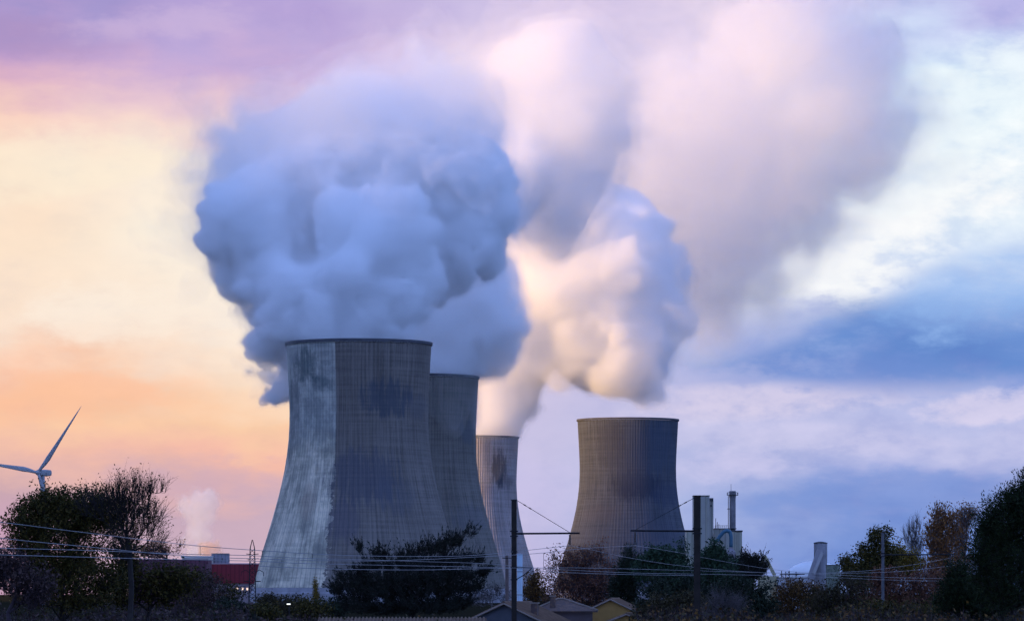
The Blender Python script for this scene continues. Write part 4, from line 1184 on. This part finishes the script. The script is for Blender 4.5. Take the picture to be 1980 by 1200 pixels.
tree('bush', 'olive-green bushy shrub below the half-bare tree', 'bush', 196,
     [(250, 1140, 60, 55), (243, 1088, 44, 36), (310, 1145, 50, 45), (350, 1130, 45, 35)], 290, 320, 8000, 0.17, 'ivy', seed=7, twigs=3, group=G, spread=0.25)
tree('bush', 'plum-brown twiggy thicket in front of the plum factory block', 'bush', 330,
     [(300, 1100, 50, 28), (360, 1130, 60, 40), (410, 1150, 40, 35), (340, 1165, 70, 40)], 350, 340, 3600, 0.22, 'plum', purple_bark, seed=8, twigs=4, group=G, spread=0.35)
tree('shrub', 'orange-tipped twiggy shrub glowing before the low white hall', 'bush', 420,
     [(300, 1068, 40, 20), (345, 1060, 9, 18)], 310, 200, 1200, 0.2, 'orange', purple_bark, seed=9, twigs=4, group=G, spread=0.25)
tree('shrub', 'olive and brown shrub before the pink wall of the dark red hall', 'bush', 380,
     [(400, 1130, 35, 25), (440, 1150, 35, 22), (385, 1170, 50, 30)], 410, 260, 3600, 0.22, 'ivy', seed=10, twigs=3, group=G, spread=0.3)
tree('clipped_bush', 'smooth rounded near-black bush at the foot of the lattice pylon', 'bush', 300,
     [(445, 1178, 42, 24), (450, 1200, 50, 26)], 445, 220, 9000, 0.16, 'darkgreen', seed=11, twigs=0, group=G, spread=0.18)
# ---- under the painted tower
for k, (px, py, rx, ry, dd, mt, lab) in enumerate([
    (520, 1168, 28, 20, 500, 'scrub', 'dull brown bush beside the foot of the lattice pylon'),
    (560, 1178, 36, 24, 420, 'scrub', 'low dull thicket below the base of the painted tower'),
    (600, 1186, 40, 26, 360, 'ivy', 'low dark green-brown thicket below the slender yellow poplar'),
    (640, 1182, 34, 26, 380, 'darkgreen', 'low dark bush against the side of the cedar'),
    (500, 1195, 45, 18, 320, 'ivy', 'dark low hedge-like bush below the lattice pylon')]):
    tree('bush', lab, 'bush', dd, [(px, py, rx, ry), (px + 14, py + 8, rx * 0.7, ry)], px, 150, 2600, 0.25, mt, seed=20 + k, twigs=3, group=G, spread=0.3)
tree('poplar', 'slender small yellow poplar in front of the painted tower', 'tree', 700, [(610, 1140, 5, 22), (611, 1155, 6, 20)], 610, 90, 1100, 0.3, 'gold', seed=28, twigs=2, group=G, spread=0.25, twig_len=0.6, depth=1.0)
# ---- cedar
tree('cedar', 'large black-green cedar with ragged rising branch tips before the tower bases', 'tree', 300,
     [(700, 1065, 20, 16), (735, 1078, 30, 12), (715, 1100, 46, 12), (690, 1115, 40, 11), (672, 1122, 30, 10), (665, 1145, 34, 11), (700, 1135, 60, 12), (790, 1078, 40, 13), (830, 1068, 50, 14), (868, 1056, 40, 13), (893, 1044, 24, 10), (905, 1035, 14, 7),
      (800, 1100, 80, 14), (870, 1092, 60, 13), (915, 1085, 34, 10), (930, 1077, 16, 7), (790, 1125, 110, 16), (890, 1118, 56, 12), (925, 1108, 28, 9), (780, 1150, 120, 16), (880, 1143, 60, 12), (918, 1135, 30, 10), (780, 1178, 130, 18), (690, 1165, 50, 14), (870, 1170, 60, 14)], 790, 1000, 60000, 0.24, 'cedar', seed=31, kind='spray', twigs=4, twig_len=1.05, aspect=0.24, group=G, spread=0.15, upward=0.0, twig_rand=0.35, twig_up=0.55)
tree('bare_tree', 'pale grey leafless shrub between the cedar and the timber pole', 'bush', 520, [(950, 1145, 28, 22), (930, 1160, 30, 20), (975, 1155, 20, 25)], 950, 240, 500, 0.2, 'scrub', pale_bark, seed=33, twigs=5, twig_len=0.9, group=G, spread=0.3)
# ---- around the houses
tree('bush', 'bronze rounded bush below the small pale tower', 'bush', 540, [(1035, 1130, 24, 26), (1030, 1150, 30, 20)], 1034, 180, 3000, 0.3, 'bronze', seed=34, twigs=3, group=G, spread=0.35)
tree('rust_tree', 'rust-red half-leafy tree before the foot of the sooty tower', 'tree', 560,
     [(1120, 1090, 45, 36), (1095, 1115, 50, 40), (1150, 1080, 34, 30), (1140, 1130, 60, 40), (1080, 1085, 25, 22), (1175, 1110, 30, 35), (1110, 1150, 80, 34), (1165, 1150, 50, 36)], 1120, 760, 10500, 0.30, 'rust', purple_bark, seed=35, twigs=4, twig_len=1.4, group=G, spread=0.45, twig_r=0.022)
tree('conifer', 'dark narrow conifer rising between the rust-red tree and the green trees', 'tree', 480, [(1215, 1075, 14, 18), (1215, 1110, 28, 35), (1205, 1145, 36, 40), (1228, 1085, 22, 16)], 1215, 300, 9000, 0.40, 'darkgreen', seed=36, kind='needle', aspect=0.25, twigs=2, group=G, spread=0.4)
tree('leafy_tree', 'deep green rounded tree before the beige works wing', 'tree', 470, [(1275, 1080, 32, 26), (1255, 1105, 36, 30), (1310, 1088, 26, 24), (1300, 1120, 50, 40), (1318, 1062, 12, 14)], 1285, 380, 12000, 0.36, 'green', seed=37, twigs=2, group=G, spread=0.4)
tree('leafy_tree', 'deep green bushy tree beside the thicker mast below the boiler house', 'tree', 460, [(1385, 1070, 24, 28), (1370, 1095, 34, 32), (1400, 1100, 34, 32), (1385, 1130, 50, 40)], 1385, 380, 12000, 0.34, 'green', seed=38, twigs=2, group=G, spread=0.4)
tree('evergreen_tree', 'broad black domed evergreen in front of the conveyor', 'tree', 400, [(1420, 1150, 70, 42), (1380, 1165, 60, 45), (1455, 1165, 52, 48), (1290, 1160, 70, 45), (1340, 1160, 50, 45), (1450, 1190, 60, 40)], 1420, 420, 21000, 0.30, 'darkgreen', seed=39, twigs=1, group=G, spread=0.32)
tree('conifer', 'ragged blue-black conifer with slanting tips before the conveyor', 'tree', 500, [(1430, 1100, 26, 18), (1455, 1092, 26, 12), (1470, 1104, 22, 12), (1475, 1085, 10, 6), (1440, 1082, 12, 8), (1445, 1115, 40, 18)], 1445, 300, 9000, 0.36, 'cedar', seed=40, kind='spray', aspect=0.26, twigs=3, twig_len=1.4, twig_rand=0.35, twig_up=0.5, group=G, spread=0.35)
tree('bush', 'bare whitish-stemmed scrub in front of the black domed evergreen', 'bush', 250, [(1390, 1170, 32, 26), (1420, 1175, 30, 26), (1375, 1190, 25, 20)], 1400, 200, 300, 0.12, 'scrub', pale_bark, seed=41, twigs=4, twig_len=0.9, group=G, spread=0.2, twig_r=0.009)
tree('bush', 'dark undergrowth thicket beside the yellow house', 'bush', 330, [(1290, 1180, 46, 30), (1335, 1180, 40, 34), (1250, 1190, 24, 18)], 1300, 220, 5200, 0.22, 'scrub', seed=42, twigs=3, group=G, spread=0.3)
tree('bush', 'orange-brown autumn thicket below the white dome', 'bush', 430, [(1530, 1150, 36, 34), (1560, 1165, 40, 40), (1510, 1180, 34, 30)], 1535, 320, 6500, 0.27, 'bronze', seed=43, twigs=3, group=G, spread=0.4)
tree('bush', 'dull brown thicket at the foot of the silo', 'bush', 380, [(1600, 1165, 46, 40), (1640, 1150, 44, 46), (1610, 1190, 55, 36)], 1620, 340, 6500, 0.25, 'scrub', purple_bark, seed=44, twigs=4, group=G, spread=0.38)
tree('autumn_tree', 'small olive and gold tree beside the mottled plant room', 'tree', 520, [(1640, 1095, 20, 22), (1650, 1120, 28, 30)], 1645, 220, 4600, 0.3, 'ivy', seed=45, twigs=3, group=G, spread=0.4)
tree('autumn_tree', 'dark green-gold tall tree behind the slim distant mast', 'tree', 500, [(1697, 1048, 26, 28), (1672, 1075, 26, 28), (1710, 1085, 34, 40), (1690, 1110, 50, 36), (1715, 1035, 14, 18)], 1695, 460, 10500, 0.32, 'ivy', seed=46, twigs=3, group=G, spread=0.42)
tree('autumn_tree', 'low golden-brown tree below the grey leafless poplars', 'tree', 520, [(1735, 1075, 24, 26), (1755, 1095, 34, 30)], 1745, 260, 4200, 0.3, 'gold', seed=47, twigs=3, group=G, spread=0.4)
tree('bare_poplar', 'grey leafless poplar with upright twigs beside the orange poplars', 'tree', 540, [(1768, 1025, 20, 26), (1755, 1040, 14, 24), (1770, 1060, 26, 36), (1772, 1100, 28, 40)], 1768, 360, 0, 0.3, 'scrub', pale_bark, seed=48, twigs=4, twig_len=1.5, group=G, twig_r=0.014, twig_rand=0.35, twig_up=1.0)
tree('autumn_poplar', 'tall orange-brown poplar standing beside the dark pine', 'tree', 530, [(1818, 1010, 24, 32), (1808, 1045, 28, 36), (1838, 1025, 22, 40), (1825, 1070, 34, 40), (1822, 1115, 40, 45)], 1820, 560, 9000, 0.32, 'orange', pale_bark, seed=49, kind='upright', twigs=4, twig_len=1.3, group=G, spread=0.42, twig_r=0.02)
tree('bare_poplar', 'pinkish thinly leaved poplar between the orange poplar and dark pine', 'tree', 545, [(1862, 1010, 26, 30), (1858, 1050, 28, 40), (1880, 1000, 16, 20), (1862, 1100, 30, 45)], 1862, 460, 2400, 0.3, 'orange', pale_bark, seed=50, twigs=5, twig_len=1.3, group=G, spread=0.4, twig_r=0.02)
tree('bush', 'wide red-brown leafless thicket below the poplars', 'bush', 400, [(1740, 1140, 60, 36), (1800, 1135, 50, 40), (1690, 1165, 60, 40), (1770, 1175, 80, 36), (1710, 1125, 40, 26)], 1745, 640, 15000, 0.25, 'rust', purple_bark, seed=51, twigs=4, group=G, spread=0.4)
tree('bush', 'olive undergrowth thicket below the red-brown thicket', 'bush', 300, [(1700, 1190, 60, 26), (1780, 1188, 50, 26), (1640, 1195, 40, 20)], 1715, 260, 5200, 0.2, 'ivy', seed=52, twigs=3, group=G, spread=0.3)
# ---- dark pines at the edge
tree('pine', 'big black-green pine towering at the picture edge', 'tree', 215,
     [(1945, 1010, 55, 60), (1980, 970, 50, 50), (2010, 1000, 70, 80), (1920, 1060, 48, 60), (1960, 1110, 80, 80), (1905, 1030, 26, 40), (1895, 1095, 30, 50), (1990, 935, 26, 22)], 1965, 1300, 70000, 0.16, 'pine', seed=61, kind='tuft', aspect=0.35, twigs=2, twig_len=0.5, group=G, spread=0.22)
tree('pine', 'lower dark pine crouching in front of the big pine', 'tree', 240, [(1855, 1110, 26, 36), (1860, 1150, 45, 40), (1900, 1165, 60, 50), (1838, 1175, 32, 30)], 1870, 620, 26000, 0.2, 'pine', seed=62, kind='tuft', aspect=0.35, twigs=2, twig_len=0.5, group=G, spread=0.22)

# ---- low scrub between the railway and the gardens: ground cover nobody could count
def undergrowth():
    rng = np.random.default_rng(77)
    Vs = []; Fs = []; mi = []; off = 0
    def height_px(x):     # rows of the photograph its top reaches
        if x < 480: return 1160 + 10 * math.sin(x * 0.021) + 6 * math.sin(x * 0.07)
        if x < 640: return 1184 + 6 * math.sin(x * 0.05)
        if x < 900: return 1191
        if x < 1245: return 1212
        return 1168 + 9 * math.sin(x * 0.017 + 1) + 6 * math.sin(x * 0.06)
    n = 3200
    xs = rng.uniform(-60, 2060, n); ds = rng.uniform(188, 262, n)
    base = []; tip = []
    for x, d in zip(xs, ds):
        p = W(x, height_px(x), d); hgt = max(0.4, p.z) * rng.uniform(0.75, 1.0)
        for _ in range(3):
            q = rng.normal(size=3) * np.array((0.35, 0.35, 0.15))
            base.append((p.x + q[0] * 0.3, d, hgt * rng.uniform(0.0, 0.5))); tip.append((p.x + q[0] * 1.4, d + q[1], hgt + q[2] - 0.25))
    base = np.array(base); tip = np.array(tip)
    V, F = prisms(base, tip, np.full(len(base), 0.016), np.full(len(base), 0.006), 3)
    Vs.append(V); Fs.append(F + off); off += len(V); mi += [0] * len(F)
    m = 70000
    k = rng.integers(0, len(base), m); t_ = rng.uniform(0.15, 1.0, (m, 1))
    C = base[k] * (1 - t_) + tip[k] * t_ + rng.normal(size=(m, 3)) * 0.13
    V, F = leaf_quads(C, 0.24, rng, None, 0.6)
    pick = rng.random(m)
    Vs.append(V); Fs.append(F + off); off += len(V)
    xm = C[:, 0] / C[:, 1] * FPX + CX
    mi += list(np.where(pick < 0.5, 1, np.where(xm < 700, 2, 3)))
    o = mesh_obj('undergrowth', np.concatenate(Vs), np.concatenate(Fs), [purple_bark, LM['scrub'], LM['plum'], LM['bronze']])
    o.data.polygons.foreach_set('material_index', np.array(mi, dtype=np.int32))
    tag(o, 'low dark brown scrub filling the foot of the view', 'undergrowth', None, 'stuff')
undergrowth()
